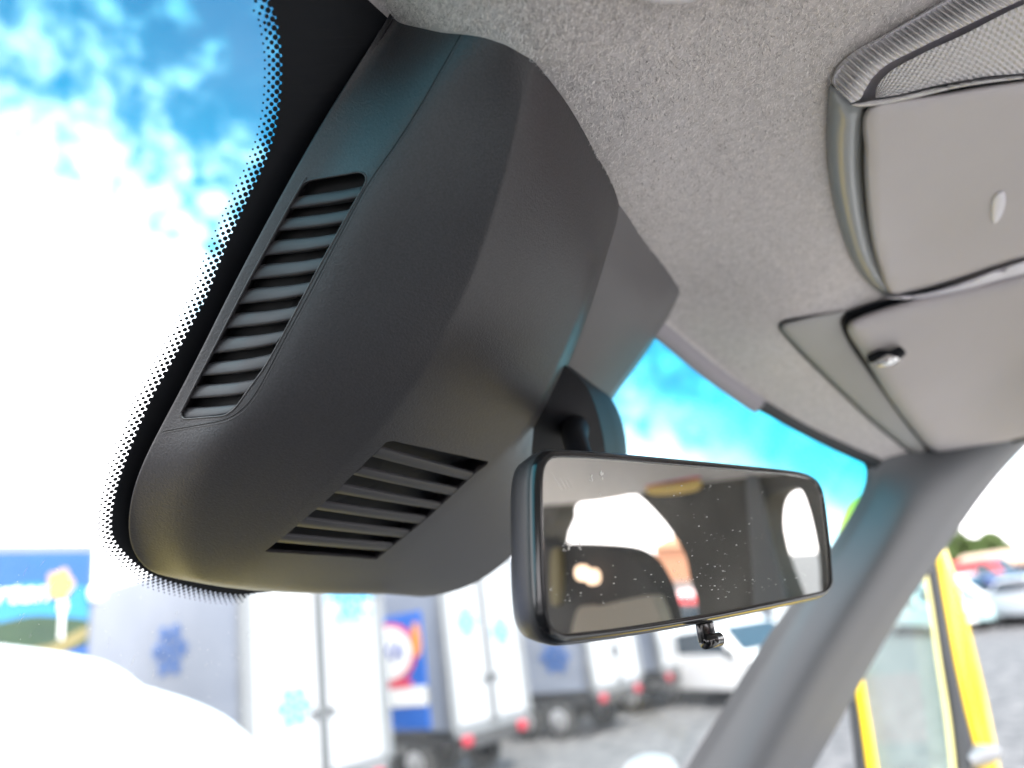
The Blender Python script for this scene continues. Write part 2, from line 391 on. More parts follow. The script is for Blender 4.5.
# thin border line round the right hand part of the screen
def border(pts, wpx, name):
    a = smooth_line(pts, 8); r1 = [W(q[0], q[1], .0006) for q in a]; r2 = []
    for i, q in enumerate(a):
        t = np.array(a[min(i+1, len(a)-1)])-np.array(a[max(i-1, 0)]); t = t/np.linalg.norm(t); n_ = np.array([-t[1], t[0]])
        ww = wpx[0]+(wpx[1]-wpx[0])*i/(len(a)-1); r2.append(W(*(np.array(q)+n_*ww), .0006))
    return grid(name, [r1, r2], M['black'], ws, smooth=False)
border([(820,432),(845,448),(866,462),(876,482),(868,505),(850,545),(815,610),(770,690),(715,790)], (2.0, 9), 'border')

# ------------------------------------------------------------------ sensor cover (main charcoal housing)
cov = empty('sensor_cover', W(330, 330, .03), 'large charcoal grained plastic sensor cover with two slatted vents against the windscreen', 'sensor cover')
def at(x, y, h): return W(x, y, h)
def onroof(x, y): return H([x], [y], 0)[0]
Rw = []
def row(*a): Rw.append([at(*q) for q in a])
cols_r1 = [(384,23),(398.6,27),(425,29),(461,32.5),(490,37),(512,46),(533,61),(559,90),(594,156),(622,200)]
r1 = [onroof(*q) for q in cols_r1]; r1[0] = at(384, 23, .004)
r1 = [at(390,26,-.0005)]+r1+[at(640,215,.02)]
upd = np.array([0, -cos(SL), sin(SL)])*.05
Rw.append([q+upd for q in r1]); Rw.append([q+upd*.12 for q in r1]); Rw.append(r1)
#    under        rim          seam side      seam         left face     pre crease    crease        post crease    mid          edge        far
row((340,112,0),(325,112,0.01),(338,110,0.0141),(378,108,0.0253),(415,106,0.044),(455,110,0.058),(497,118,0.074),(517,130,0.083),(545,160,0.086),(578,228,0.083),(601,262,0.074),(612,272,0.015))
row((292,197,0),(278.5,196,0.011),(291,193,0.0152),(326,185,0.0268),(368,180,0.046),(420,184,0.062),(474,196,0.08),(497,206,0.088),(520,232,0.09),(553,300,0.086),(577,326,0.076),(592,336,0.012))
row((248,280,0),(233.5,280,0.011),(246,277,0.0153),(284,270,0.0272),(325,262,0.047),(385,262,0.064),(447,270,0.083),(472,280,0.091),(494,302,0.093),(525,358,0.088),(552,382,0.077),(566,395,0.01))
row((213,352,0),(199,351,0.011),(211,348,0.0154),(244,340,0.0277),(286,332,0.048),(348,326,0.065),(416,328,0.084),(447,333,0.092),(468,352,0.094),(500,400,0.088),(529,426,0.076),(546,438,0.01))
row((182,410,0),(168,410,0.011),(180,407,0.0154),(210,400,0.0277),(256,388,0.048),(312,382,0.064),(378,386,0.082),(407,398,0.089),(430,410,0.09),(468,438,0.085),(503,457,0.072),(546,470,0.008))
row((160,452,0),(146,451,0.011),(156,449,0.0152),(182,444,0.0268),(224,434,0.046),(272,430,0.058),(330,440,0.072),(358,452,0.08),(384,462,0.083),(428,478,0.079),(470,488,0.069),(540,525,0.004))
row((146,490,0),(131,488,0.01),(140,487,0.0134),(164,484,0.0238),(202,478,0.0413),(246,476,0.049),(290,486,0.0586),(314,495,0.0672),(342,503,0.071),(390,516,0.0682),(436,524,0.0595),(515,555,0.004))
row((141,520,0),(126,520,0.009),(135,520,0.011),(156,519,0.0194),(188,517,0.0334),(224,518,0.0387),(256,527,0.0449),(280,532,0.0519),(310,540,0.0563),(358,546,0.0546),(408,550,0.0493),(488,577,0.004))
row((144,545,0),(128,545,0.008),(138,547,0.0089),(158,548,0.0154),(184,550,0.0262),(210,554,0.0295),(234,560,0.0328),(258,562,0.0385),(290,566,0.0418),(340,570,0.041),(392,570,0.0369),(462,590,0.003))
row((154,562,0),(138,563,0.007),(150,566,0.0076),(170,569,0.0124),(190,573,0.0204),(210,577,0.0221),(228,580,0.0247),(250,581,0.0281),(282,583,0.0306),(335,584,0.0298),(388,583,0.0272),(435,596,0.002))
row((170,572,0),(153,574.5,0.005),(168,579,0.0063),(184,582.5,0.01),(200,585.5,0.016),(215,588,0.017),(232,590.5,0.018),(255,593,0.02),(290,595.5,0.021),(335,597,0.021),(385,597,0.02),(415,598,0.001))
row((180,572,0),(175,576,0.001),(185,578,0.0011),(198,580,0.0015),(210,582,0.002),(222,584,0.002),(238,586,0.002),(260,588,0.002),(290,590,0.002),(335,591,0.002),(385,591,0.002),(405,592,0.001))
def crz(a, b):
    (i, j), (k, l) = a, b
    if j == l == 1: return .35
    if j == l == 10 and i >= 3: return .8
    if j == l == 7: return .5
    return 0
tmp = grid('tmp', Rw, None, None, 4, crz)
dg = bpy.context.evaluated_depsgraph_get(); me = bpy.data.meshes.new_from_object(tmp.evaluated_get(dg)); bpy.data.objects.remove(tmp)
bvh = BVHTree.FromPolygons([v.co for v in me.vertices], [tuple(p.vertices) for p in me.polygons])
camv = Vector(CAM)
def Sf(x, y, off=0.0):                                 # point and outward normal of the cover under pixel x, y
    d = Vector(ray(x, y)).normalized(); loc, nr, i, di = bvh.ray_cast(camv, d)
    if loc is None: loc = Vector(W(x, y, .03)); nr = Vector((0, -sin(SL), -cos(SL)))
    if nr.dot(d) > 0: nr = -nr
    return np.array(loc+nr*off), np.array(nr)
# thick shell
me.materials.append(M['plastic']); shell = bpy.data.objects.new('shell', me); C.objects.link(shell)
s_ = shell.modifiers.new('t', 'SOLIDIFY'); s_.thickness = .0022
_d = Vector(ray(400, 300)).normalized(); _l, _nn, _i, _t = bvh.ray_cast(camv, _d)
s_.offset = -1 if _nn.dot(_d) < 0 else 1
def cutter(poly):
    nn = np.mean([Sf(*q)[1] for q in poly], axis=0); nn /= np.linalg.norm(nn)
    pts = [Sf(*q)[0] for q in poly]; n = len(pts); vs = [q+nn*.006 for q in pts]+[q-nn*.012 for q in pts]
    fs = [tuple(range(n)), tuple(range(2*n-1, n-1, -1))]+[(i, i+n, (i+1) % n+n, (i+1) % n) for i in range(n)]
    return vs, fs
def dens(poly, k=10):
    o = []
    for a, b in zip(poly, poly[1:]+poly[:1]):
        for j in range(k): o.append(tuple(np.array(a)+(np.array(b)-np.array(a))*j/k))
    return o
sideopen = [(300.5,186),(307,181),(318,178.5),(345,174),(357,172),(363.5,173.5),(366,178),(364.5,185),(352,207),(318,269),(285,331),(266,365),(254,382),(244,396),(236,407),(229,413),(222,416),(205,417.5),(188,419),(182.5,418),(181,413),(184,406),(215,346),(250,278)]
zz = lambda x, y: (250+x/3.938, 420+y/3.938)
lowopen = [zz(535,88), zz(566,82), zz(938,163), zz(935,175), zz(885,212), zz(700,385), zz(497,549), zz(400,540), zz(58,518), zz(150,445), zz(300,318)]
cm = bmesh.new()
for pl in (sideopen, lowopen):
    vs, fs = cutter(dens(pl, 3)); vv = [cm.verts.new(q) for q in vs]
    for f in fs: cm.faces.new([vv[i] for i in f])
bmesh.ops.triangulate(cm, faces=cm.faces[:]); bmesh.ops.recalc_face_normals(cm, faces=cm.faces[:])
cme = bpy.data.meshes.new('c'); cm.to_mesh(cme); co = bpy.data.objects.new('c', cme); C.objects.link(co)
bo = shell.modifiers.new('b', 'BOOLEAN'); bo.operation = 'DIFFERENCE'; bo.object = co; bo.solver = 'EXACT'
dg = bpy.context.evaluated_depsgraph_get(); dg.update(); me2 = bpy.data.meshes.new_from_object(shell.evaluated_get(dg))
bpy.data.objects.remove(shell); bpy.data.objects.remove(co)
if not me2.materials: me2.materials.append(M['plastic'])
for p in me2.polygons: p.material_index = 0
shell = link('shell', me2, None, cov)
me2.attributes.new('sharp_edge', 'BOOLEAN', 'EDGE') if 'sharp_edge' not in me2.attributes else None
bmx = bmesh.new(); bmx.from_mesh(me2)
for e in bmx.edges:
    e.smooth = not (len(e.link_faces) == 2 and e.calc_face_angle(0) > radians(35))
bmx.to_mesh(me2); bmx.free()

def slats(name, lines, parent, prof, ext=.0):          # lines: list of (topL, topR, botL, botR, bow) pixels of each slat
    vs = []; fs = []
    for (a, b, c, d, bow) in lines:
        k0 = len(vs); nu = 14; npf = len(prof)
        for i in range(nu+1):
            t = -ext+i/nu*(1+2*ext)
            for (sv, dep) in prof:
                p0 = np.array(a)+(np.array(b)-np.array(a))*t; p1 = np.array(c)+(np.array(d)-np.array(c))*t
                q = p0+(p1-p0)*sv; q = q+np.array([0, bow*4*t*(1-t)])
                vs.append(Sf(q[0], q[1], -dep)[0])
        for i in range(nu):
            for j in range(npf-1): fs.append((k0+i*npf+j, k0+(i+1)*npf+j, k0+(i+1)*npf+j+1, k0+i*npf+j+1))
    return mesh(name, vs, fs, M['slat'], parent, True)
Ls = [(300.2,185.8),(287,208.5),(273.8,231),(260.6,255.7),(247.4,280),(236,304.7),(222.8,329),(211.5,353.8),(200,376.4),(187,399)]
Rs = [(362.5,174.5),(355,197),(341.7,221.7),(326.6,246),(313.4,270.8),(300,295),(287,320),(272,344),(260.6,369),(247.4,393.4)]
ln = []
for i in range(10):
    dl = np.array((-5.2, 9.0)); dr = np.array((-5.0, 9.6))
    nxl = Ls[i+1] if i < 9 else (176, 420); nxr = Rs[i+1] if i < 9 else (230, 414)
    ln.append((tuple(Ls[i]+dl), tuple(Rs[i]+dr), nxl, nxr, .4))
sg = slats('side_grille', ln, cov, [(-.05,.009),(0,.0045),(.06,.0030),(.2,.0022),(.5,.0016),(.8,.0013),(.95,.0015),(1.0,.0024),(1.0,.006)], .03)
so_ = [((530,115),(885,212),(490,152),(850,240)),((455,195),(820,272),(412,222),(795,302)),((380,262),(755,332),(335,293),(722,354)),
       ((300,330),(690,385),(262,358),(660,412)),((225,392),(625,440),(183,424),(595,467)),((150,458),(560,492),(108,486),(528,520))]
ln = [tuple([zz(*q) for q in s4])+(.3,) for s4 in so_]
lg = slats('lower_grille', ln, cov, [(.0,.0022),(.03,.0008),(.12,.0004),(.5,.0004),(.92,.0004),(1.0,.0012),(1.0,.003)], .03)
# dark duct behind each opening
for nm, pl in (('side_duct', sideopen), ('lower_duct', lowopen)):
    cc = np.mean(pl, axis=0); rr = []
    for q in pl+pl[:1]:
        qq = cc+(np.array(q)-cc)*1.12; rr.append([Sf(*(cc+(np.array(q)-cc)*1.02), -.0025)[0], Sf(*qq, -.012)[0], Sf(*cc, -.014)[0]])
    grid(nm, rr, M['seam'], cov, smooth=False)
# rims round the openings and the seam line of the side panel
def surf_line(pts, off, k=6, closed=False):
    a = smooth_line(pts, k, closed); return [Sf(q[0], q[1], off)[0] for q in a]+([Sf(*a[0], off)[0]] if closed else [])
tube('side_rim', surf_line(sideopen, -.0001, 4, True), .00055, M['plastic'], cov)
tube('seam_line', surf_line([(461,34),(440,71),(420,106),(395,145),(368,184),(340,235),(310,292),(285,338),(262,382),(252,398),(243,408),(232,416),(218,421),(200,424.5),(180,428),(163,431)], -.00012), .0004, M['seam'], cov)
tube('seam_highlight', surf_line([(463,35),(442,72),(422,107),(397.3,146),(370.3,185),(342.2,236),(312.2,293),(287,339.3),(264,383),(254,399.6),(245,410),(233,418.4),(219,423.3),(200,426.6),(180,430),(164,433)], -.00015), .00032, M['plastic'], cov)

# ------------------------------------------------------------------ mount cover beside it (lighter grey)
mc = empty('mount_cover', W(640, 300, .02), 'smooth lighter grey trim cover between the charcoal cover and the felt headliner', 'trim cover')
A = [onroof(604,180), onroof(627,217), onroof(652,257), onroof(668,280), onroof(679,293.5), W(683,298,-.001)]
rows = [[q+upd*.6 for q in A], A]
for a in ([(575,250,.060),(600,262,.058),(630,285,.050),(650,303,.038),(665,316,.020),(668,319,-.001)],
          [(555,320,.055),(580,325,.054),(606,337,.048),(624,349,.036),(639,357,.018),(643,359,-.001)],
          [(535,372,.050),(560,372,.052),(582,378,.046),(597,386,.034),(609,394,.016),(613,396,-.001)],
          [(530,420,.046),(545,420,.046),(565,425,.040),(575,432,.030),(585,438,.012),(588,440,-.001)]):
    rows.append([W(*q) for q in a])
grid('cover', rows, M['plastic2'], mc, 3, lambda a, b: .6 if a[1] == b[1] == 4 else 0)

# ------------------------------------------------------------------ rear view mirror
PTL = P(538, 457, .335); 
mh = radians(96.5); ma = np.array([sin(mh), cos(mh), 0]); mup0 = np.array([0, 0, 1.]); mb = np.array([-ma[1], ma[0], 0])
tl = radians(-3); ms = cos(tl)*mup0+sin(tl)*mb; mn = np.cross(ma, ms); mn /= np.linalg.norm(mn)
if np.dot(mn, CAM-PTL) < 0: mn = -mn
def MP(x, y, k=0.0):                                   # pixel -> mirror plane
    R = ray(x, y); t = np.dot(PTL+mn*k-CAM, mn)/np.dot(R, mn); return CAM+R*t
mir = empty('rear_view_mirror', MP(680, 545), 'wide black rear view mirror with dusty glass below the charcoal cover', 'mirror')
gl = [(541,500),(541.5,478),(544,466),(549,460),(558,457.5),(600,459),(700,467),(780,474),(802,477),(812,480.5),(818,487),(822,500),(827,540),(829.5,575),(829,583),(825,589),(815,593),(760,604),(690,617),(620,628),(572,633.5),(560,633),(552,628),(547,616),(544,590),(542,545)]
gl3 = [MP(*q) for q in smooth_line(gl, 5, True)]
gc = np.mean(gl3, axis=0)
def off_ring(k_out, back, sx=1.0):
    o = []; n = len(gl3)
    for i, q in enumerate(gl3):
        t = gl3[(i+1) % n]-gl3[i-1]; t /= np.linalg.norm(t); nn = np.cross(t, mn)
        if np.dot(nn, q-gc) < 0: nn = -nn
        o.append(q+nn*k_out-mn*back)
    return o
mgm = mesh('glass', gl3, [tuple(range(len(gl3)))], M['mirror'], mir, False)
mmean = []
rings = [off_ring(-.0003, .0002), off_ring(.0, -.0012), off_ring(.0007, -.0017), off_ring(.0018, -.0012), off_ring(.0034, .0006), off_ring(.0040, .0030)]
def closed_rings(name, rings, m, cap=False):
    rows = rings; n = len(rings[0]); vs = [q for r in rings for q in r]; fs = []
    for i in range(len(rings)-1):
        for j in range(n): fs.append((i*n+j, i*n+(j+1) % n, (i+1)*n+(j+1) % n, (i+1)*n+j))
    if cap: fs.append(tuple(range((len(rings)-1)*n, len(rings)*n)))
    return mesh(name, vs, fs, m, mir, True)
closed_rings('bezel', rings, M['gloss'])
closed_rings('housing', [off_ring(.0040, .0030), off_ring(.0045, .0038), off_ring(.0047, .006), off_ring(.0036, .012), off_ring(.0022, .017), off_ring(-.001, .021), off_ring(-.008, .024), off_ring(-.018, .026)], M['mside'], True)
# dimming lever
lc = MP(707, 628, -.004)
lv = MB(); dn = -ms
lv.obox(lc+dn*.002-mn*.001, ma*.0065, dn*.005, mn*.002).build('lever', M['gloss'], mir, .001, True)
tube('lever_tip', [lc+dn*.0065-ma*.0062+mn*.001, lc+dn*.0065-ma*.0058+mn*.001, lc+dn*.0065+ma*.0078+mn*.001, lc+dn*.0065+ma*.0082+mn*.001], [.0008,.0038,.0038,.0008], M['gloss'], mir, 16)
# stem from mirror to its foot on the glass
tube('stem', [MP(600, 500, -.03), P(585, 470, .42), P(575, 440, .47), W(575, 420, .02)], [.009,.007,.008,.012], M['black'], mir, 16)
# little marks and dust on the glass
vs = []; fs = []
def speck(px, py, a, b, ang, hh=.0003):
    c = MP(px, py, hh); k = len(vs)
    u_ = cos(ang)*ma+sin(ang)*ms; v_ = -sin(ang)*ma+cos(ang)*ms
    for j in range(8): vs.append(c+u_*a*cos(2*pi*j/8)+v_*b*sin(2*pi*j/8))
    fs.append(tuple(range(k, k+8)))
for i in range(190):
    px = random.choice([random.gauss(720, 35), random.uniform(548, 818)]); py = random.choice([random.uniform(485, 598), random.gauss(585, 10)])
    if not (548 < px < 815 and 478 < py < 590-(.14*(px-800) if px < 800 else 0)*.9): continue
    r_ = random.choice([.00012, .00012, .00018, .00028]); speck(px, py, r_*random.uniform(.8, 1.6), r_, random.uniform(0, 3))
for (px, py, s) in ((591,477,1.0),(602,475,1.1),(570,546,.9),(580,546,.8),(565,547,.6)):
    for j in range(7): speck(px+random.uniform(-1.5,1.5), py+random.uniform(-4,4), .0006*s, .00025*s, random.uniform(0,3))
for i in range(5): speck(555+i*4, 480+i*1.5+random.uniform(-4,6), .0035, .00009, 2.2+random.uniform(-.1,.1))
tag(mesh('dust_marks', vs, fs, M['dust'], mir, False), kind='stuff')

# mirror foot: black half-drum on the glass behind the mirror
ft = empty('mirror_foot', W(580, 420, .03), 'matt black rounded foot on the glass behind the rear view mirror', 'mirror foot')
ia = smooth_line([(540,345),(560,362),(573,372),(588.5,390),(597,412),(602,432),(605,450),(606,480)], 6)
oa = smooth_line([(548,345),(572,362),(590,375),(608,394),(618,410),(624,428),(627,447),(629,480)], 6)
rowsf = []
for a, b in zip(ia, oa):
    a = np.array(a); b = np.array(b)
    rowsf.append([W(530, 470, .062), W(*a, .062), W(*(a+(b-a)*.03), .0605), W(*(a*.94+b*.06), .056), W(*(a+(b-a)*.55), .038), W(*b, .016), W(*b, .001)])
grid('foot_side', [r[1:] for r in rowsf], M['footside'], ft)
grid('foot_face', [r[:3] for r in rowsf], M['black'], ft)

# ------------------------------------------------------------------ felt fibres
def fibres(name, m, n, seed, seedpoly=None):
    rg = np.random.default_rng(seed); px = rg.uniform(380, 1000, n); py = rg.uniform(-20, 330, n)
    lim = np.interp(px, [380,461,504,531,559,578,594,621,652,678,780], [20,30,38,58,89,116,155,200,257,290,322])
    keep = (py < lim+1) & ~((px > 835) & (py > 78-(px-835)*.42)) & (rg.uniform(0, 1, n) < np.interp(px, [380,700,1000], [1,.8,.5]))
    px, py = px[keep], py[keep]; p = H(px, py, .0003); k = len(p)
    a = rg.uniform(0, 2*pi, k)*.5+.6*np.sin(px*.03+py*.05)+rg.normal(0, .5, k); ln_ = rg.uniform(.0010, .0030, k); wd = .00012
    up = rg.uniform(.0001, .0011, k)
    dx = np.stack([np.cos(a), np.sin(a), np.zeros(k)], 1); sd_ = np.stack([-np.sin(a), np.cos(a), np.zeros(k)], 1)
    A = p-dx*ln_[:, None]/2; B = p-np.array([0, 0, 1])*up[:, None]+sd_*rg.normal(0, .0004, k)[:, None]; Cc = p+dx*ln_[:, None]/2-np.array([0, 0, 1])*(up*rg.uniform(0, 1.5, k))[:, None]
    vs = np.stack([A-sd_*wd, A+sd_*wd, B-sd_*wd, B+sd_*wd, Cc], 1).reshape(-1, 3)
    me = bpy.data.meshes.new(name); b = np.arange(k)*5
    f4 = np.stack([b, b+1, b+3, b+2], 1); f3_ = np.stack([b+2, b+3, b+4], 1)
    fs = [tuple(q) for q in f4.tolist()]+[tuple(q) for q in f3_.tolist()]
    me.from_pydata(vs.tolist(), [], fs); me.update(); o = link(name, me, m, hl, False); tag(o, kind='stuff'); return o
fibres('felt_fibres', M['fibre'], 42000, 1); fibres('dark_felt_fibres', M['fibre2'], 13000, 2)

# ------------------------------------------------------------------ plates lying on the headliner
def plate(name, poly, prof, m, parent=None, step=9, k=6, closed_smooth=True, hgt=None):
    """poly: pixels; prof(d) -> drop below the headliner in metres for pixel distance d from the outline"""
    pl = np.array([q for q in (smooth_line(poly, k, True) if closed_smooth else dens([tuple(q) for q in poly], 8))], float)
    n = len(pl); nx = pl[(np.arange(n)+1) % n]
    def dist(q):
        d = nx-pl; t = np.clip(((q-pl)*d).sum(1)/((d*d).sum(1)+1e-9), 0, 1); return np.sqrt(((pl+d*t[:, None]-q)**2).sum(1)).min()
    def inside(q):
        c = ((pl[:, 1] > q[1]) != (nx[:, 1] > q[1])) & (q[0] < (nx[:, 0]-pl[:, 0])*(q[1]-pl[:, 1])/(nx[:, 1]-pl[:, 1]+1e-12)+pl[:, 0]); return c.sum() % 2 == 1
    vs = [tuple(q) for q in pl]; ed = [(i, (i+1) % n) for i in range(n)]
    cen = pl.mean(0)
    for dd in prof.rings:                              # inner copies of the outline for the rounded edge
        t = nx-np.roll(pl, 1, 0); t /= np.linalg.norm(t, axis=1)[:, None]+1e-9; nn = np.stack([-t[:, 1], t[:, 0]], 1)
        ar = (pl[:, 0]*nx[:, 1]-nx[:, 0]*pl[:, 1]).sum(); nn = nn if ar > 0 else -nn
        for q in pl+nn*dd:
            if inside(q) and dist(q) > dd*.93: vs.append(tuple(q))
    mxr = max(prof.rings) if prof.rings else 0
    x0, y0 = pl.min(0); x1, y1 = pl.max(0)
    for i, x in enumerate(np.arange(x0, x1, step)):
        for y in np.arange(y0+(i % 2)*step/2, y1, step):
            q = np.array([x, y])
            if inside(q) and dist(q) > mxr+step*.5: vs.append((x, y))
    r = delaunay_2d_cdt([Vector(q) for q in vs], ed, [list(range(n))], 1, 1e-4)
    p2 = np.array([tuple(q) for q in r[0]]); off = np.array([prof(dist(q)) for q in p2])
    if hgt is not None: off = off+np.array([hgt(q) for q in p2])*(off > 1e-4)
    p3 = H(p2[:, 0], p2[:, 1], off)
    return mesh(name, p3, r[2], m, parent, True)
class Prof:
    def __init__(s, base, top, w_): s.b = base; s.t = top; s.w = w_; s.rings = [w_*.12, w_*.3, w_*.55, w_]
    def __call__(s, d):
        t = min(d/s.w, 1); return s.b+(s.t-s.b)*sqrt(1-(1-t)**2)
class Flat:
    rings = []
    def __init__(s, o): s.o = o
    def __call__(s, d): return s.o
# overhead console
con = empty('overhead_console', H([930], [180])[0], 'grey overhead console with clear ribbed lamp lens on the felt headliner', 'console')
plate('satin_trim', [(830,84),(827,110),(826,145),(829,180),(836,215),(846,247),(858,272),(872,288),(884,296),(898,296),(892,285),(878,255),(868,215),(863,170),(864,130),(869,104),(850,96)],
      Prof(-.001, .009, 20), M['ctrim'], con, 6, 5)
plate('panel', [(869,106),(940,93),(1024,80),(1180,66),(1260,90),(1260,190),(1160,228),(1024,258),(960,278),(910,292),(890,294),(879,270),(870,235),(865,190),(864,150)], Prof(.002, .0115, 6), M['console'], con, 10, 6)
plate('panel_gap', [(864,102),(940,89),(1024,76),(1190,60),(1270,90),(1270,193),(1160,227),(1024,257),(960,277.5),(910,292),(884,295),(875,272),(866,235),(861,190),(860,150)], Flat(.0025), M['post'], con, 12, 6)
plate('light_strip', [(885,298),(920,294),(965,281.5),(1024,261),(1160,231),(1160,246),(1024,275),(965,291),(920,299)], Prof(.009, .0135, 3.0), M['cstrip'], con, 6, 5)
plate('button', [(991,207),(993,198),(998,192),(1004,192),(1006,198),(1005,208),(1001,218),(995,224),(991,220)], Prof(.0112, .0135, 5), M['cstrip'], con, 3, 4)
# lens: ribbed border band and pyramid field
def coons(top, bot, nu, nv, off, name, m, parent, disp, tilt=0):
    t_ = resample([np.array(q) for q in smooth_line(top, 20)], 1.0); b_ = resample([np.array(q) for q in smooth_line(bot, 20)], 1.0)
    px = []; dd = []
    for i in range(nu+1):
        fa = i/nu*(len(t_)-1.001); ia_ = int(fa); a = t_[ia_]+(t_[ia_+1]-t_[ia_])*(fa-ia_)
        fb = i/nu*(len(b_)-1.001); ib_ = int(fb); b = b_[ib_]+(b_[ib_+1]-b_[ib_])*(fb-ib_)
        for j in range(nv+1):
            q = a+(b-a)*j/nv; px.append(q); dd.append(off(j/nv)+disp(i/nu, j/nv))
    px = np.array(px); p3 = H(px[:, 0], px[:, 1], np.array(dd)); fs = []
    for i in range(nu):
        for j in range(nv): k = i*(nv+1)+j; fs.append((k, k+1, k+nv+2, k+nv+1))
    return mesh(name, p3, fs, m, parent, True)
btop = [(832,84),(833,76),(840,64),(855,51),(875,40),(910,20),(945,0),(990,-24),(1060,-60)]
bbot = [(851,103),(860,99),(866,88),(874,76),(888,64),(915,50),(950,33),(1010,5),(1100,-35)]
ltop = [(875,95),(877,86),(884,77),(897,67),(930,50),(965,34),(1012,10),(1100,-30)]
lbot = [(874,98),(886,97),(903,94),(930,87),(960,81),(990,76),(1024,73),(1120,62)]
coons(btop, bbot, 520, 8, lambda v: .001+.012*sin(min(v*1.15, 1)*pi/2), 'lens_border', M['lens'], con, lambda u, v: .0012*sin(u*2*pi*46)*min(1, 4*v)*min(1, 5*(1-v)+.1))
coons(ltop, lbot, 300, 60, lambda v: .0105, 'lens_field', M['lens'], con, lambda u, v: .0007*sin(u*2*pi*34)*sin(v*2*pi*6.5))
plate('lens_base', [(834,84),(842,66),(876,42),(945,2),(1060,-58),(1130,-40),(1130,60),(1024,75),(950,86),(905,97),(866,106),(850,104)], Flat(.0035), M['cstrip'], con, 12, 4)
plate('lens_rim', [(851,104),(866,101),(903,95),(960,82),(1024,74.5),(1140,62),(1140,66),(1024,79),(960,88),(905,101),(870,107),(856,107)], Prof(.006, .0135, 2.5), M['lens'], con, 6, 5)
# round button at the top edge
rb = tag(plate('ceiling_cap', [(630,-12),(643,0),(665,4),(692,2),(708,-10),(700,-40),(665,-48),(638,-36)], Prof(.0, .012, 12), M['cstrip'], None, 6, 5), 'pale round plastic cap in the felt headliner at the top edge of the photo', 'cap')
# grey border plate and sun visor
vis = empty('sun_visor', H([940], [360])[0], 'grey padded sun visor with small dark clip under the headliner', 'sun visor')
plate('visor_board', [(848,325),(858,317),(900,303),(960,289),(1024,273),(1140,240),(1200,300),(1180,400),(1024,437),(985,446),(950,452),(932,450),(915,432),(888,396),(866,360),(850,336)], Prof(.006, .019, 16), M['visor'], vis, 9, 5)
plate('visor_gap_shadow', [(840,322),(852,310),(900,296),(960,282),(1024,268),(1150,235),(1215,300),(1190,405),(1024,441),(950,456),(928,455),(905,430),(878,396),(856,362),(842,338)], Flat(.0035), M['black'], vis, 12, 5)  # flat black sheet standing in for the shadow gap round the visor
cl0 = H([868], [359], .022)[0]; cl1 = H([902], [350], .026)[0]
tube('clip', [cl0, (cl0*2+cl1)/3, (cl0+2*cl1)/3+[0,0,-.004], cl1], [.004,.006,.007,.005], M['black'], vis, 12)
tube('clip_tip', [H([876],[364],.03)[0], H([888],[360],.032)[0], H([898],[357],.031)[0]], [.003,.0055,.003], M['chrome'], vis, 12)
tray = tag(plate('visor_surround', [(780,326),(800,319),(838,311),(846,312),(842,322),(852,345),(880,385),(905,420),(926,447),(922,455),(908,449),(870,418),(830,380),(795,345)], Prof(-.001, .005, 5), M['tray'], None, 7, 5), 'smooth grey trim surround tapering along the front of the sun visor', 'trim')
tag(tube('surround_shadow_line', [H([q[0]], [q[1]], .0005)[0] for q in smooth_line([(846,312),(800,318),(780,325),(795,346),(830,381),(870,419),(908,450),(922,456)], 6)], .0013, M['seam'], tray), None)  # dark tube drawn as the shadow line along the surround
# lilac trim along the top edge of the glass
rr = []
for q in smooth_line([(645,323),(664,336),(700,366),(740,395),(760,408)], 6):
    rr.append([W(q[0]+12, q[1]-10, .001), W(q[0]+5, q[1]-4, .004), W(q[0]-3, q[1]+4, .004), W(q[0]-4, q[1]+6, .0005)])
tag(grid('screen_edge_trim', rr, M['rail']), 'thin lilac grey trim strip between headliner and glass right of the mount cover', 'trim')
rr = []
for q in smooth_line([(760,405),(775,413),(800,427),(840,447),(866,459),(882,468)], 6):
    rr.append([W(q[0]+8, q[1]-6, .001), W(q[0]+4, q[1]-3, .004), W(q[0]-2, q[1]+3, .004), W(q[0]-3, q[1]+5, .0005)])
tag(grid('edge_seal', rr, M['rubber']), 'black rubber seal along the top right corner of the windscreen', 'seal')

# ------------------------------------------------------------------ pillars
def wl(x, y, h): return W(x, y, h)
S_ = [((862,452),(882,456),(935,452),(1062,400),(1075,380)), ((870,472),(880,482),(920,492),(1012,452),(1030,440)), ((858,505),(868,514),(903,530),(961,500),(985,490)),
      ((812,575),(823,579),(868,588),(928,554),(945,550)), ((770,630),(782,636),(832,645),(890,608),(905,606)), ((728,700),(741,704),(795,710),(846,676),(862,680)),
      ((690,762),(702,768),(760,778),(797,765),(815,770)), ((640,845),(650,850),(715,860),(735,860),(750,865))]
rows = []
for i, s in enumerate(S_):
    base = [W(*s[0], .0), W(*s[1], .012)]
    dm = np.dot(base[1]-CAM, V); 
    r = [base[0], base[1], P(*s[2], dm*(.955)), P(*s[3], dm*1.03), P(*s[4], dm*1.12)]
    if i == 0: r = list(H([858, 884, 940, 1045, 1080], [450, 455, 452, 428, 415], 0)+np.array([0, 0, .012]))
    rows.append(r)
ap = grid('windscreen_pillar', rows, M['pillar'], None, 3, lambda a, b: .55 if a[1] == b[1] == 1 else (.35 if a[1] == b[1] == 2 else (.5 if a[1] == b[1] == 3 else 0)))
tag(ap, 'blue grey plastic windscreen pillar running down right of the rear view mirror', 'pillar')
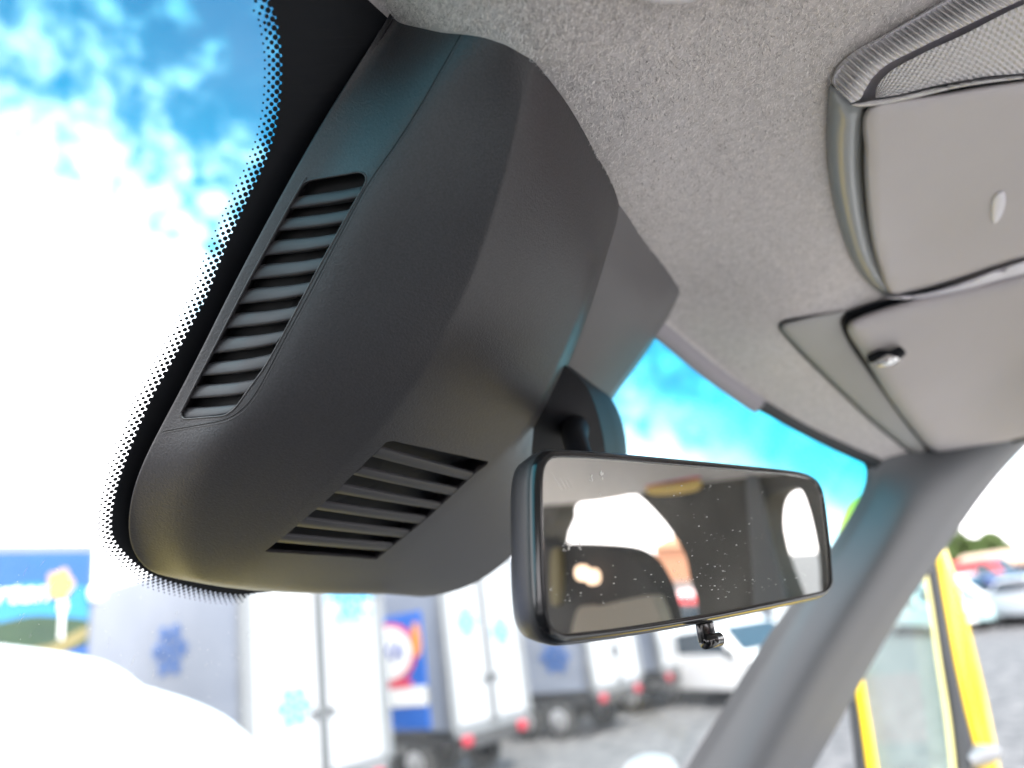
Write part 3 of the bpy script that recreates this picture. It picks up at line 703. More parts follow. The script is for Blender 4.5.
# unseen left half of the cab, dashboard and roof shell
def wpt(x, s, off=0): return Wxs(x, s)+np.array([0, -off, 0])
rows = [[wpt(-.36, s, -.0), wpt(-.33, s, .03), wpt(-.38, s, .09), wpt(-.44, s, .06)] for s in np.linspace(.12, -.5, 8)]
tag(grid('driver_side_pillar', rows, M['pillar'], None, 2), 'grey pillar on the driver side of the windscreen', 'pillar')
rf = MB().box(-.45, 1.02, -1.3, .02, 2.335, 2.36).build('roof_panel', M['yellow'], None, .01); tag(rf, 'yellow outer roof panel above the headliner', 'roof')
ds = MB(); ds.add([(-.4,.28,1.36),(1.0,.28,1.36),(1.0,.64,1.42),(-.4,.64,1.42),(-.4,.28,.6),(1.0,.28,.6),(1.0,.64,.6),(-.4,.64,.6)], [(0,1,2,3),(0,4,5,1),(3,2,6,7)])
tag(ds.build('dashboard', M['dash'], None), 'dark dashboard below the windscreen', 'dashboard')
bn = []
for x in np.linspace(-.45, 1.05, 12): bn.append([np.array([x, y, 1.66-.16*(y-.93)**1.5-.12*((x-.3)/.75)**4]) for y in np.linspace(.93, 2.3, 10)])
tag(grid('van_bonnet', bn, M['yellow'], None), 'yellow van bonnet in front of the windscreen', 'bonnet')

fl_ = MB().box(-.5, .93, -3.4, .30, .78, .80).build('cab_bounce_floor', M['cabfloor'], None); tag(fl_, 'unseen pale grey vinyl cab floor added to bounce light', kind='structure')  # unseen floor added, kept pale to bounce sunlight onto headliner and cover
# ------------------------------------------------------------------ open passenger door (yellow, window frame and glass)
dA = np.array([1.0, .52]); dB = np.array([1.9, .27]); dn_ = np.array([-(dB-dA)[1], (dB-dA)[0], 0]); dn_ /= np.linalg.norm(dn_)
if np.dot(dn_[:2], -dA) < 0: dn_ = -dn_
dP0 = np.array([dA[0], dA[1], 2.0])
def DP(x, y, k=0.0):
    R = ray(x, y); t = np.dot(dP0+dn_*k-CAM, dn_)/np.dot(R, dn_); return CAM+R*t
dr = empty('passenger_door', DP(900, 760), 'open yellow van door with black sealed window frame and green tinted glass', 'door')
def strip(name, left, right, m, k0, k1, parent):
    a = smooth_line(left, 6); b = smooth_line(right, 6)
    rows = [[DP(*p, k0-(.02)), DP(*p, k1*.6+k0*.4), DP(*(np.array(p)*.85+np.array(q)*.15), k1), DP(*(np.array(p)*.15+np.array(q)*.85), k1), DP(*q, k1*.6+k0*.4), DP(*q, k0-.02)] for p, q in zip(a, b)]
    return grid(name, rows, m, parent)
strip('frame', [(905,470),(932,545),(943,600),(954,660),(966,715),(975,752),(980,800)], [(926,470),(943,540),(960,590),(975,650),(987,700),(996,744),(1006,800)], M['yellow'], .0, .012, dr)
strip('seal', [(895,470),(922,552),(932,600),(941,660),(950,715),(956,768),(958,800)], [(905,470),(932,545),(943,600),(954,660),(966,715),(975,752),(980,800)], M['rubber'], 0, .018, dr)
strip('seal_edge', [(890,470),(918,552),(927.5,600),(936,660),(944,715),(950,768),(952,800)], [(895,470),(922,552),(932,600),(941,660),(950,715),(956,768),(958,800)], M['yellow2'], 0, .016, dr)
strip('front_seal', [(825,560),(842,650),(845,680),(849,710),(853,745),(858,790)], [(833,560),(849,650),(853,680),(858,710),(863,745),(869,790)], M['rubber'], 0, .012, dr)
strip('front_frame', [(833,560),(849,650),(853,680),(858,710),(863,745),(869,790)], [(843,560),(859,655),(864,680),(869,710),(875,745),(882,790)], M['yellow'], 0, .012, dr)
strip('top_frame', [(826,575),(835,545),(841,520),(852,500),(880,488),(925,492)], [(850,580),(856,552),(862,535),(872,522),(890,515),(925,520)], M['yellow'], .0, .012, dr)
mesh('window_glass', [DP(838,560,-.002), DP(908,470,-.002), DP(928,552,-.002), DP(952,660,-.002), DP(972,800,-.002), DP(870,800,-.002)], [(0,1,2,3,4,5)], M['dglass'], dr, False)
tube('handle_cap', [DP(965,762,.01), DP(980,755,.015), DP(995,752,.01)], [.012,.018,.012], M['alu'], dr, 12)
extrude_poly('door_skin', [DP(880,800,.0), DP(1010,780,.0), DP(1010,780,.0)*[1,1,0]+[0,0,.7], DP(880,800,0)*[1,1,0]+[0,0,.7]], dn_, .03, M['yellow'], dr)

# ------------------------------------------------------------------ cab interior and yard behind, seen in the mirror
Cm = CAM-2*np.dot(CAM-PTL, mn)*mn
def MR(x, y):                                          # mirror pixel -> reflected ray (origin, unit direction)
    q = MP(x, y); d = q-Cm; return q, d/np.linalg.norm(d)
def MX(x, y, X):                                       # hits the vertical plane x = X
    q, d = MR(x, y); return q+d*(X-q[0])/d[0]
def MD(x, y, dist): q, d = MR(x, y); return q+d*dist
def sheet(name, outer, holes, X, th, m, parent=None):  # flat wall in plane x = X with holes, thickness th
    vs = []; ed = []
    for ring in [outer]+holes:
        k = len(vs); pts = [(p[1], p[2]) for p in ring]; vs += [Vector(q) for q in pts]; ed += [(k+i, k+(i+1) % len(pts)) for i in range(len(pts))]
    r = delaunay_2d_cdt(vs, ed, [], 0, 1e-5); v2 = r[0]; fs = []
    def ins(q, ring):
        c = False; n = len(ring)
        for i in range(n):
            (y1, z1), (y2, z2) = (ring[i][1], ring[i][2]), (ring[(i+1) % n][1], ring[(i+1) % n][2])
            if (z1 > q[1]) != (z2 > q[1]) and q[0] < (y2-y1)*(q[1]-z1)/(z2-z1)+y1: c = not c
        return c
    for f in r[2]:
        c = sum((v2[i] for i in f), Vector((0, 0)))/len(f)
        if ins(c, outer) and not any(ins(c, h) for h in holes): fs.append(f)
    vv = [(X, q[0], q[1]) for q in v2]; o = mesh(name, vv, fs, m, parent, False)
    s = o.modifiers.new('s', 'SOLIDIFY'); s.thickness = th; s.offset = 0; return o
z8 = lambda x, y: (540+x/3.413, 460+y/3.413)
X1 = 1.0
o1 = [MX(*q, X1) for q in smooth_line([z8(100,150), z8(200,130), z8(340,117), z8(375,128), z8(430,180), z8(480,240), z8(530,320), z8(548,400), z8(570,470), z8(582,560), z8(580,700), z8(300,700), z8(60,640), z8(60,300), z8(90,200)], 3, True)]
o0 = [MX(*q, X1) for q in smooth_line([z8(12,300), z8(15,240), z8(30,205), z8(50,195), z8(60,240), z8(62,700), z8(10,700)], 3, True)]
o2 = [MX(*q, X1) for q in smooth_line([z8(868,98), z8(900,92), z8(930,112), z8(960,200), z8(986,330), z8(992,420), z8(992,560), z8(900,560), z8(872,470), z8(838,380), z8(814,300), z8(800,220), z8(806,150), z8(828,112)], 3, True)]
top_z = 2.19
outer = [np.array([X1, y, z]) for y, z in ((MX(*z8(1010,100), X1)[1]+.02, top_z), (MX(*z8(990,600), X1)[1], 1.62), (-3.2, 1.62), (-3.2, top_z))]
cw = sheet('cab_side_wall', outer, [o0, o1, o2], X1, .05, M['wall']); tag(cw, 'dark cab side lining with window openings reflected in the mirror', 'cab wall')
# seat with headrest
def blob(name, cpt, rx, ry, rz_, m, parent, seg=24, pw=2.6):
    vs = []; fs = []
    for i in range(seg+1):
        ph = -pi/2+pi*i/seg
        for j in range(seg):
            th = 2*pi*j/seg; f = lambda v: math.copysign(abs(v)**(2/pw), v)
            vs.append((cpt[0]+rx*f(cos(ph))*f(cos(th)), cpt[1]+ry*f(cos(ph))*f(sin(th)), cpt[2]+rz_*f(sin(ph))))
    for i in range(seg):
        for j in range(seg): fs.append((i*seg+j, i*seg+(j+1) % seg, (i+1)*seg+(j+1) % seg, (i+1)*seg+j))
    return mesh(name, vs, fs, m, parent)
st_pl = .93
def sil(pts, X, th, name, m, parent, bev=.02):
    p = [MX(*q, X) for q in smooth_line(pts, 4, True)]; return extrude_poly(name, p, (1, 0, 0), th, m, parent, bev)
seat = empty('passenger_seat', MX(600, 640, .85), 'black rounded passenger seat back seen in the rear view mirror', 'seat')
sil([z8(-10,300), z8(20,287), z8(90,285), z8(170,288), z8(250,296), z8(300,312), z8(345,350), z8(375,400), z8(395,450), z8(420,560), z8(430,760), z8(-20,760)],   .80, .04, 'seat_back', M['seat'], seat, .012)
sil([z8(120,520), z8(200,498), z8(300,475), z8(375,463), z8(392,480), z8(420,570), z8(425,740), z8(125,740)], .785, .02, 'seat_cover', M['seatb'], seat, .006)
sil([z8(34,320), z8(62,318), z8(62,480), z8(34,480)], .79, .015, 'seat_belt', M['tan'], seat, .002)
lp = []
for q in (z8(145,385), z8(180,398)):
    lp.append(blob('reading_light', MX(*q, .785), .01, .011, .011, M['headlamp'], seat, 12))
for o in lp: o.data.materials[0] = mat('warm_reading_lamp', (.9, .8, .7), .5, emis=((1, .66, .45), .9)) if o is lp[0] else lp[0].data.materials[0]
stk = sil([z8(352,52), z8(524,30), z8(530,70), z8(362,92)], .955, .004, 'warning_label', M['adred'], None, 0); tag(stk, 'red and yellow sticker high on the dark cab wall reflected in the mirror', 'sticker')
sil([z8(370,92), z8(530,67), z8(530,105), z8(390,120)], .955, .004, 'yellow_band', M['sticker'], stk, 0)
# light grey strip painting a highlight on the dark wall
sil([z8(700,60), z8(740,60), z8(790,300), z8(835,470), z8(830,620), z8(740,620), z8(720,350)], .965, .008, 'wall_highlight', M['pillar'], cw, .003)

# ------------------------------------------------------------------ vehicles
def car(px, py, dist_ground, heading, paint, label, L_=4.4, Wd=1.8, Ht=1.5, cat='car', van=False, group=None, loc=None):
    if loc is None:
        R = ray(px, py); t = -2.0/R[2]; loc = CAM+R*t
    root = empty('parked_van' if van else 'parked_car', (loc[0], loc[1], 0), label, cat, group); root.rotation_euler.z = 0
    h = heading; fw = np.array([sin(h), cos(h), 0]); sdv = np.array([cos(h), -sin(h), 0]); o = np.array([loc[0], loc[1], 0.])
    T = lambda a, b, c: o+fw*a+sdv*b+np.array([0, 0, c])
    a = L_/2; hw = Wd/2
    if van: prof = [(-a,.35),(-a,Ht*.95),(-a+.15,Ht),(a*.45,Ht),(a*.62,Ht*.93),(a*.86,Ht*.56),(a*.98,Ht*.48),(a,.7),(a,.35)]
    else: prof = [(-a,.32),(-a,.85),(-a*.93,.95),(-a*.72,1.0),(-a*.45,Ht*.97),(a*.02,Ht),(a*.2,Ht*.96),(a*.48,.98),(a*.88,.85),(a*.98,.72),(a,.6),(a,.32)]
    cs = [(-1, 0), (-.93, .02), (-.4, .0), (.4, .0), (.93, .02), (1, 0)]
    vs = []; n = len(prof)
    for b in (-1, -.9, .9, 1):
        for (x, z) in prof:
            tum = 1-.16*max(0, (z-.9)/Ht) if not van else 1-.06*max(0, (z-.9)/Ht); ins = .97 if abs(b) == 1 else 1
            vs.append(T(x*(.985 if abs(b) == 1 else 1), b*hw*tum, .32+(z-.32)*ins))
    fs = [tuple(range(n))[::-1], tuple(range(3*n, 4*n))]
    for k in range(3):
        for i in range(n): j = (i+1) % n; fs.append((k*n+i, k*n+j, (k+1)*n+j, (k+1)*n+i))
    bd = mesh('body', vs, fs, paint, root, False); bm = bd.modifiers.new('b', 'BEVEL'); bm.width = .04; bm.segments = 3; bm.limit_method = 'ANGLE'; bm.angle_limit = radians(20)
    # windows
    if van: q = [(a*.47,Ht*.94),(a*.60,Ht*.90),(a*.82,Ht*.60)]; fr_ = [(a*.63,Ht*.92),(a*.85,Ht*.58)]; rr_ = None; sidew = [(a*.2,Ht*.88),(a*.5,Ht*.88),(a*.72,Ht*.58),(a*.2,Ht*.58)]
    else: fr_ = [(a*.215,Ht*.945),(a*.46,1.0)]; rr_ = [(-a*.47,Ht*.95),(-a*.69,1.02)]; sidew = [(-a*.42,Ht*.92),(a*.02,Ht*.95),(a*.17,Ht*.92),(a*.38,1.0),(-a*.62,1.02)]
    def quadw(pp, nm):
        (x0, z0), (x1, z1) = pp; sg = np.sign(x1-x0); w0 = hw*.72; w1 = hw*.84
        p = [T(x0+sg*.03, -w0, z0+.02), T(x0+sg*.03, w0, z0+.02), T(x1+sg*.03, w1, z1+.02), T(x1+sg*.03, -w1, z1+.02)]
        extrude_poly(nm, p, np.array([0, 0, 1.]), .01, M['cglass'], root)
    quadw(fr_, 'windscreen')
    if rr_: quadw(rr_, 'rear_window')
    for sgn in (-1, 1):
        p = [T(x, sgn*(hw*(1-(.16 if not van else .06)*max(0, (z-.9)/Ht))-.004), z) for x, z in sidew]
        extrude_poly('side_window', p, sdv*sgn, .012, M['cglass'], root)
        for xx in (-a*.62, a*.62):
            c = T(xx, sgn*(hw-.1), .33); wheel(c, sdv*sgn, .33, .2, root)
        mb = MB().obox(T(a*.985, sgn*hw*.72, .68), fw*.03, sdv*.16, np.array([0, 0, .07])); mb.build('headlight', M['headlamp'], root, .02)
        mb = MB().obox(T(-a*.985, sgn*hw*.78, .8), fw*.03, sdv*.1, np.array([0, 0, .1])); mb.build('tail_light', M['tail'], root, .02)
        MB().obox(T(a*.42, sgn*(hw+.09), 1.0 if not van else Ht*.6), fw*.05, sdv*.09, np.array([0, 0, .07])).build('wing_mirror', M['black'], root, .02)
    MB().obox(T(a*1.0, 0, .55), fw*.02, sdv*hw*.5, np.array([0, 0, .07])).build('grille', M['black'], root, .01)
    MB().obox(T(a*1.01, 0, .4), fw*.02, sdv*.26, np.array([0, 0, .055])).build('number_plate', M['whitem'], root)
    MB().obox(T(0, 0, .28), fw*a*.9, sdv*hw*.85, np.array([0, 0, .08])).build('underbody', M['under'], root)
    return root
def wheel(c, ax, r, wd, parent):
    ax = np.array(ax, float); u = np.array([0, 0, 1.]); v = np.cross(ax, u); prof = [(.0,.5),(.55,.5),(.6,.42),(.85,.5),(1,.35),(1,-.5),(.5,-.5)]
    vs = []; fs = []; seg = 24
    for (rr, xx) in prof:
        for j in range(seg): vs.append(c+ax*xx*wd+(u*cos(2*pi*j/seg)+v*sin(2*pi*j/seg))*r*max(rr, .001))
    for i in range(len(prof)-1):
        for j in range(seg): fs.append((i*seg+j, i*seg+(j+1) % seg, (i+1)*seg+(j+1) % seg, (i+1)*seg+j))
    k = 2*seg; o = mesh('wheel', vs, fs[k:], M['tyre'], parent); mesh('rim', vs[:3*seg], fs[:k], M['rim'], o)
    return o

# ------------------------------------------------------------------ refrigerated trailers in a row
def text_mesh(name, body, size, m, parent, origin, ux, uz, th=.004, font_shear=0):
    cu = bpy.data.curves.new('t', 'FONT'); cu.body = body; cu.size = size; cu.extrude = th; cu.shear = font_shear; cu.align_x = 'CENTER'; cu.align_y = 'CENTER'; cu.offset = size*.012
    o = bpy.data.objects.new('t', cu); C.objects.link(o); d = bpy.context.evaluated_depsgraph_get(); me = bpy.data.meshes.new_from_object(o.evaluated_get(d)); bpy.data.objects.remove(o)
    ux = np.array(ux, float); uz = np.array(uz, float); un = np.cross(ux, uz)
    for v in me.vertices:
        q = np.array(origin)+ux*v.co.x+uz*v.co.y+un*v.co.z; v.co = q.tolist()
    me.materials.clear(); return link(name, me, m, parent, False)
def snowflake(c, ux, uz, R_, m, parent, sx=1.0):
    ux = np.array(ux, float)*sx; uz = np.array(uz, float); un = np.cross(ux, uz); un /= np.linalg.norm(un); mb = MB(); t = R_*.062
    def bar(a, b):
        a = np.array(a); b = np.array(b); d = b-a; l = np.linalg.norm(d); d /= l; n = np.array([-d[1], d[0]])
        f = lambda p: c+ux*p[0]+uz*p[1]; q = [f(a-n*t), f(b-n*t), f(b+n*t), f(a+n*t)]
        mb.add([p+un*.004 for p in q]+[p+un*.012 for p in q], [(4,5,6,7),(0,1,5,4),(1,2,6,5),(2,3,7,6),(3,0,4,7)])
    for k in range(6):
        a = k*pi/3; d = np.array([cos(a), sin(a)]); bar(d*0, d*R_)
        for f_, l_ in ((.42, .34), (.68, .30)):
            for s in (-1, 1): bar(d*R_*f_, d*R_*f_+np.array([cos(a+s*pi/3.2), sin(a+s*pi/3.2)])*R_*l_)
    return mb.build('snowflake_emblem', m, parent)
def trailer(x0, y0, wd, ln_, zb, zt, label, side_m, name='refrigerated_trailer', flakes=((.5, .35),), side=None, doors=True, group='white refrigerated trailers parked in a row'):
    r = empty(name, (x0+wd/2, y0+ln_/2, 0), label, 'trailer', group)
    MB().box(x0+wd/2-.07, x0+wd/2+.07, y0-.07, y0, zb, zt).build('centre_post', M['post'], r, .005)
    bd = MB().box(x0, x0+wd, y0, y0+ln_, zb, zt).build('body', M['whitep_shaded'] if side_m is None else side_m, r, .02)
    # corner rails
    for xx in (x0, x0+wd): MB().box(xx-.07, xx+.07, y0-.06, y0+.05, zb, zt).build('corner_rail', M['alu'], r, .01)
    MB().box(x0, x0+wd, y0-.035, y0+.05, zb-.10, zb+.03).build('sill', M['alu'], r, .01)
    for k in (0, 1):
        a = x0+.05+k*(wd-.1)/2; b = a+(wd-.1)/2-.015
        d = MB().box(a+.02, b-.02, y0-.05, y0-.002, zb+.05, zt-.08).build('door', M['whitep'], r, .015)
        xb = b-.12 if k == 0 else a+.12
        tube('lock_bar', [(xb, y0-.08, zb), (xb, y0-.08, zt-.1)], .016, M['alu'], r)
        MB().box(xb-.05, xb+.05, y0-.1, y0-.06, 1.35, 1.42).build('door_handle', M['under'], r, .01)
        if flakes and k < len(flakes):
            fx, fz = flakes[k]
            if fx is not None: snowflake(np.array([a+(b-a)*fx, y0-.052, fz]), (1,0,0), (0,0,1), .24, M['icel'], r)
    MB().box(x0+.15, x0+wd-.15, y0+.1, y0+ln_-.1, zb-.22, zb-.02).build('chassis', M['under'], r)
    MB().box(x0+.1, x0+wd-.1, y0-.02, y0+.08, zb-.28, zb-.12).build('bumper_bar', M['under'], r, .01)
    for s in (.2, wd-.2):
        blob('tail_light', (x0+s, y0-.05, zb-.16), .11, .03, .075, M['tail'], r, 12, 3)
        for yy in (y0+.9, y0+1.7):
            if yy < y0+ln_-.3: wheel(np.array([x0+(.12 if s < 1 else wd-.12), yy, .32]), (-1 if s < 1 else 1, 0, 0), .32, .2, r)
    return r
Y0 = 8.0; ZB = .72; ZT = 3.35
def TX(px, py, yy): R_ = ray(px, py); return float(R_[0]*yy/R_[1])
xa, xb = TX(246, 690, Y0), TX(383, 700, Y0); wA = xb-xa
t1 = trailer(xa, Y0, wA, 6.0, ZB-.02, ZT, 'nearest white refrigerated trailer with large blue snowflake on its shaded side and double rear doors', None, flakes=((.58, 1.50), (None, 0)))
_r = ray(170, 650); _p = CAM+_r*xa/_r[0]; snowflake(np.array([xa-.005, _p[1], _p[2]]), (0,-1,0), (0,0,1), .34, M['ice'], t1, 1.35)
a_ = xa+wA*.75
for ty, tx in ((2.95, '**'), (2.68, 'FRISCH'), (2.40, 'KALT')): text_mesh('door_lettering', tx, .26, M['icel'], t1, (a_+.05, Y0-.056, ty), (1,0,0), (0,0,1))
snowflake(np.array([a_+.02, Y0-.055, 2.68]), (1,0,0), (0,0,1), .30, M['icel'], t1)
xc, xd = TX(450, 690, Y0+.1), TX(524, 690, Y0+.1)
t2 = trailer(xc, Y0+.1, xd-xc, 7.0, ZB+.05, ZT+.1, 'refrigerated trailer with blue advertising poster on its side behind the nearest trailer', M['whitep_shaded'], flakes=((.5, 2.2), (.5, 2.0)))
# poster on its left side 
y_a, y_b = Y0+.55, Y0+4.2
po = MB().box(xc-.03, xc-.001, y_a, y_b, ZB+.1, 2.45).build('poster', M['adblue2'], t2)
MB().box(xc-.04, xc-.001, y_a, y_b, ZB+.42, ZB+.68).build('poster_white_band', M['whitem'], po)
def ell(name, c, ry, rz_, m, parent, x, tilt=0):
    pts = [];
    for j in range(28):
        a = 2*pi*j/28; u_, v_ = ry*cos(a), rz_*sin(a); pts.append(np.array([x, c[0]+u_*cos(tilt)-v_*sin(tilt), c[1]+u_*sin(tilt)+v_*cos(tilt)]))
    return extrude_poly(name, pts, (1, 0, 0), .008, m, parent)
ell('poster_ring', (Y0+1.30, 1.90), .60, .44, M['adred'], po, xc-.038)
ell('poster_oval', (Y0+1.33, 1.90), .54, .38, M['whitem'], po, xc-.048)
text_mesh('poster_lettering', 'AXA', .36, M['adnavy'], po, (xc-.052, Y0+1.32, 1.92), (0,-1,0), (0,0,1))
MB().box(xc-.045, xc-.02, Y0+.85, Y0+1.75, 1.40, 1.50).build('poster_red_line', M['adred'], po)
ell('poster_orange_spot', (Y0+.66, 2.05), .09, .25, M['amber'], po, xc-.045)
xe, xf = TX(592, 680, Y0+.2), TX(640, 680, Y0+.2)
t3 = trailer(xe, Y0+.2, xf-xe, 6.5, ZB+.08, ZT, 'third refrigerated trailer along the row with a blue snowflake on its side', M['whitep_shaded'], flakes=((.5, 2.0), (.5, 2.0)))
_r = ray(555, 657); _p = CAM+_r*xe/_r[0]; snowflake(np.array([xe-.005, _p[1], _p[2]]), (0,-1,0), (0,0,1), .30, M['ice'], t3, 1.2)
t4 = trailer(xf+1.2, Y0+.4, 2.3, 6.5, ZB+.08, ZT, 'fourth refrigerated trailer along the row half hidden under the mirror', M['whitep_shaded'], flakes=((.5, 1.8), (.5, 1.8)))
t5 = trailer(xf+5.0, Y0+.6, 2.3, 6.5, ZB+.1, ZT, 'fifth refrigerated trailer along the row beyond the half hidden one', M['whitep_shaded'], flakes=((.5, 1.8), (.5, 1.8)))
t6 = trailer(xf+8.8, Y0+.9, 2.4, 6.5, ZB+.1, ZT, 'farthest refrigerated trailer along the row near the white car', M['whitep_shaded'], flakes=((.5, 1.8), (.5, 1.8)))

# poster truck on the left (plane y = 8)
pt = empty('poster_truck', (1.0, 9.0, 0), 'blue box truck side with landscape picture, yellow flower and white script', 'truck')
yp = 8.3
def YP(x, y, yy=8.3): R = ray(x, y); return CAM+R*(yy/R[1])
c1 = YP(97, 546); 
xr = float(c1[0]); zt = float(c1[2]); MB().box(-4.5, xr, yp+.02, yp+2.4, .9, zt+.03).build('body', M['alu'], pt, .03)
MB().box(-4.4, xr-.05, yp-.01, yp+.03, 1.0, zt-.06).build('poster_sky', M['adblue'], pt)
def bandpoly(name, top, m, k): 
    pts = [YP(*q) for q in smooth_line(top, 6)]; pts = [np.array([min(p[0], xr-.06), yp-k, max(min(p[2], zt-.08), 1.05)]) for p in pts]
    extrude_poly(name, pts, (0, -1, 0), .004, m, pt)
bandpoly('poster_glow', [(-40,598),(0,590),(30,584),(60,585),(95,592),(95,620),(60,625),(0,630),(-40,640)], M['cyan'], .012)
bandpoly('poster_hills', [(-40,628),(0,622),(30,616),(60,617),(95,622),(96,640),(70,650),(40,660),(0,670),(-40,680)], M['green'], .018)
bandpoly('poster_sand', [(20,650),(50,645),(70,634),(94,624),(95,630),(75,644),(55,655),(30,662)], M['tan'], .024)
fc = YP(58.5, 585); pts = [fc*1.0+np.array([.12*(1+.12*cos(5*a))*cos(a), -.02-.02, .15*(1+.12*cos(5*a))*sin(a)]) for a in np.linspace(0, 2*pi, 40)[:-1]]
extrude_poly('poster_flower', pts, (0, -1, 0), .004, M['sunyel'], pt)
for (q0, q1, hw_) in (((61,609), (61,640), .018), ((61,612), (61,604), .04)):
    a, b = YP(*q0), YP(*q1); MB().box(a[0]-hw_, a[0]+hw_, yp-.05, yp-.02, min(a[2], b[2]), max(a[2], b[2])+.02).build('poster_figure', M['whitem'], pt, .01)
a = YP(8, 594); text_mesh('poster_lettering', 'Gaurten', .27, M['whitem'], pt, (a[0]-.12, yp-.03, a[2]), (1,0,0), (0,0,1), .003, .35)
a = YP(95, 594); blob('marker_lamp', (a[0], yp-.06, a[2]), .09, .05, .09, M['whitem'], pt, 12)
for xx in (-3.2, -.2, 1.6): wheel(np.array([xx, yp+.2, .45]), (0,-1,0), .45, .28, pt)
MB().box(-4.3, xr-.1, yp+.1, yp+2.2, .55, .9).build('chassis', M['under'], pt)

# white rounded van close in front: its roof shows at the bottom left
wv = empty('white_van', (1.6, 4.2, 0), 'close white van roof curving down across the bottom left corner', 'van')
def VP(x, y, yy): R = ray(x, y); return CAM+R*(yy/R[1])
edge = smooth_line([(-160,632),(-60,636),(0,642),(50,648),(100,657),(125,668),(145,683),(157,687),(195,699),(230,716),(255,738),(272,758),(292,790)], 5)
sec = [VP(x, y, 3.6) for x, y in edge]
rows = []
for dy, sc_, dz in ((0,1,-.04),(.03,1,-.012),(.10,1,0),(.5,1,.0),(1.6,1,-.0),(2.2,.97,-.05),(2.4,.9,-.3)):
    rows.append([np.array([p[0], 3.6+dy, p[2]+dz]) for p in sec]+[np.array([sec[-1][0]+.02, 3.6+dy, .5])])
grid('body', rows, M['white'], wv)
fr0 = [r for r in rows[0]]; extrude_poly('front_panel', [np.array(q) for q in fr0]+[np.array([sec[0][0], 3.6, .5])], (0, 1, 0), .02, M['white'], wv)
for xx in (.4, 1.55):
    for yy in (4.1, 5.6): wheel(np.array([xx, yy, .33]), (1 if xx > 1 else -1, 0, 0), .33, .22, wv)

# cars -------------------------------------------------------------------------------
car(748, 700, 0, radians(205), M['white'], 'white car facing the camera just below the mirror', Ht=1.55)
car(940, 632, 0, radians(235), M['cteal'], 'pale teal car behind the green door glass', group=None)
car(903, 628, 0, radians(190), M['csil'], 'silver car parked beyond the pillar edge')
car(972, 624, 0, radians(200), M['white'], 'white car parked in the yard right of the yellow door frame', L_=4.8, Ht=1.7)
car(1012, 619, 0, radians(225), M['cblue'], 'dark blue car at the right edge of the yard', L_=4.6, Ht=1.6)
car(985, 600, 0, radians(200), M['cred'], 'small red van behind the white and blue cars', L_=4.6, Ht=2.3, van=True, cat='van')
car(1060, 622, 0, radians(225), M['csil'], 'silver car beyond the dark blue one at the picture edge', L_=4.6)
# low building and trees in the distance
def GP(x, y): R = ray(x, y); return CAM+R*(-2.0/R[2])
bw = empty('long_building', (55, 8, 0), 'long low pale building with orange brown roof behind the parked cars', 'building')
MB().box(52, 62, -14, 9, 0, 1.75).build('wall', M['cream'], bw)
extrude_poly('roof', [(51.5,-14.5,1.75),(51.5,9.5,1.75),(57,9.5,2.5),(57,-14.5,2.5)], (0,0,1), .12, M['roofc'], bw)
extrude_poly('rear_roof', [(57,-14.5,2.5),(57,9.5,2.5),(62.5,9.5,1.75),(62.5,-14.5,1.75)], (0,0,1), .12, M['roofb'], bw)
for k in range(6): MB().box(51.95, 52.02, -12+k*3.4, -10.4+k*3.4, .7, 1.5).build('window', M['cglass'], bw)
def tree(x, y, h, rad, label, seed):
    rg = random.Random(seed); t = empty('broadleaf_tree', (x, y, 0), label, 'tree', 'trees behind the long building')
    tube('trunk', [(x, y, 0), (x+.2, y, h*.35), (x, y+.2, h*.7)], [.4,.3,.12], M['bark'], t)
    vs = []; fs = []; cl = [(x+rg.gauss(0, rad*.5), y+rg.gauss(0, rad*.5), h*.62+rg.gauss(0, h*.13), rad*rg.uniform(.35, .6)) for _ in range(16)]
    for (a, b, c, r_) in cl:
        for i in range(170):
            u = rg.uniform(-1, 1); th = rg.uniform(0, 2*pi); s = sqrt(1-u*u); rr = r_*rg.uniform(.6, 1.05); p = np.array([a+rr*s*cos(th), b+rr*s*sin(th), c+rr*u*.8])
            d1 = np.array([rg.gauss(0,1) for _ in range(3)]); d1 /= np.linalg.norm(d1); d2 = np.cross(d1, [rg.gauss(0,1) for _ in range(3)]); d2 /= np.linalg.norm(d2); k = len(vs); z_ = .22
            vs += [p-d1*z_, p+d2*z_, p+d1*z_, p-d2*z_]; fs.append((k, k+1, k+2, k+3))
    mesh('crown', vs, fs, M['leaf'], t, False)
q = ray(972, 560); tree(90*q[0]/q[1]*q[1]/np.hypot(q[0], q[1]), 90*q[1]/np.hypot(q[0], q[1]), 5.6, 1.9, 'green tree behind the long building, left of two', 3)
q = ray(1004, 563); tree(95*q[0]/np.hypot(q[0], q[1]), 95*q[1]/np.hypot(q[0], q[1]), 4.7, 1.4, 'smaller green tree behind the long building, right of two', 5)
# pale round cap low in the windscreen
R_ = ray(648, 762); bc = CAM+R_*2.6
tg = empty('front_view_mirror', bc, 'pale rounded mirror head low in the windscreen left of the pillar', 'mirror head')
blob('dome', bc+np.array([0,0,-.05]), .11, .09, .07, M['ctrim'], tg, 20, 2.3); tube('stalk', [bc-[0,0,.05], bc+[-.1,-.5,-.55]], .015, M['black'], tg)

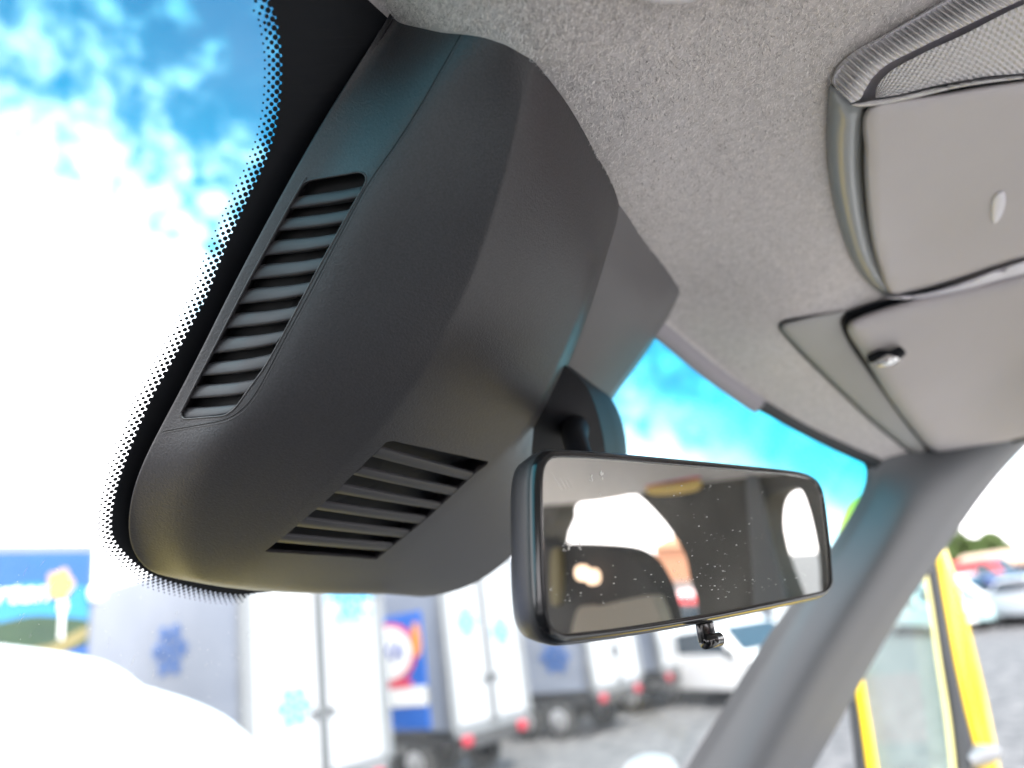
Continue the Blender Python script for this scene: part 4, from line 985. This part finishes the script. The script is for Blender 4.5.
# things outside reflected in the mirror
q, d = MR(*z8(480,470)); d = d/np.hypot(d[0], d[1]); rp = q+d*9.5
car(0, 0, 0, math.atan2(d[0], d[1])+radians(80), M['cred'], 'red car outside seen in the rear view mirror', loc=rp, L_=4.6, Ht=1.6)
q, d = MR(*z8(505,278)); d = d/np.hypot(d[0], d[1]); hp = q+d*70
bh = empty('brick_house', (hp[0], hp[1], 0), 'brick house in the distance seen in the rear view mirror', 'house')
zt_ = max(hp[2], 4.)
MB().box(hp[0]-2, hp[0]+3, hp[1]-2.4, hp[1]+2.4, 0, zt_-1).build('wall', M['brick'], bh)
extrude_poly('roof', [(hp[0]-2.3,hp[1]-2.7,zt_-1),(hp[0]+3.3,hp[1]-2.7,zt_-1),(hp[0]+.5,hp[1]-2.7,zt_)], (0,1,0), 5.4, M['roofb'], bh)
# unseen driver seat and driver door added to block light beside the camera
ds_ = empty('driver_seat_blocker', (-.25, -.5, 0), 'unseen black driver seat with headrest added to block light beside the camera', 'seat')
blob('seat_back', (-.22, -.42, 1.45), .27, .09, .45, M['seat'], ds_, 24, 3.5); blob('headrest', (-.22, -.42, 2.02), .15, .06, .13, M['seat'], ds_, 24, 3); blob('seat_cushion', (-.22, -.12, 1.08), .27, .30, .10, M['seat'], ds_, 24, 3.5)
dd_ = empty('driver_door_blocker', (-.55, 0, .8), 'unseen dark driver door with open window added to cut light from the left', 'door')
MB().box(-.60, -.52, -.45, .55, .75, 1.86).build('lining', M['wall'], dd_, .02); MB().box(-.60, -.52, -1.1, -.45, .75, 2.2).build('rear_pillar', M['wall'], dd_, .02)
MB().box(-.61, -.60, -.45, .55, .75, 1.84).build('outer_skin', M['yellow'], dd_, .002)

md_ = empty('middle_seat_blocker', (.33, -.75, 0), 'unseen black middle seat with headrest added to block light from the rear', 'seat')  # unseen seat added to darken what the cover's crease reflects
blob('seat_back', (.33, -.75, 1.40), .23, .09, .48, M['seat'], md_, 24, 3.5); blob('headrest', (.33, -.75, 2.0), .15, .06, .13, M['seat'], md_, 24, 3)
# scratches and dust on the lower left of the glass
vs = []; fs = []; rg = random.Random(11)
for i in range(150):
    px, py = rg.uniform(-5, 300), rg.uniform(560, 740)
    if i < 34: ln_ = rg.uniform(4, 16); a = rg.gauss(-1.0, .25); hw = .35
    else: ln_ = rg.uniform(.8, 1.8); a = rg.uniform(0, 3); hw = .45
    c = np.array([px, py]); d = np.array([cos(a), sin(a)])*ln_/2; n_ = np.array([-sin(a), cos(a)])*hw/2; bow = n_*rg.uniform(-3, 3); k = len(vs)
    for q in (c-d, c+bow-n_, c+d, c+bow+n_): vs.append(W(q[0], q[1], .0008))
    fs.append((k, k+1, k+2, k+3))
tag(mesh('glass_scratches', vs, fs, M['dust'], ws, False), kind='stuff')
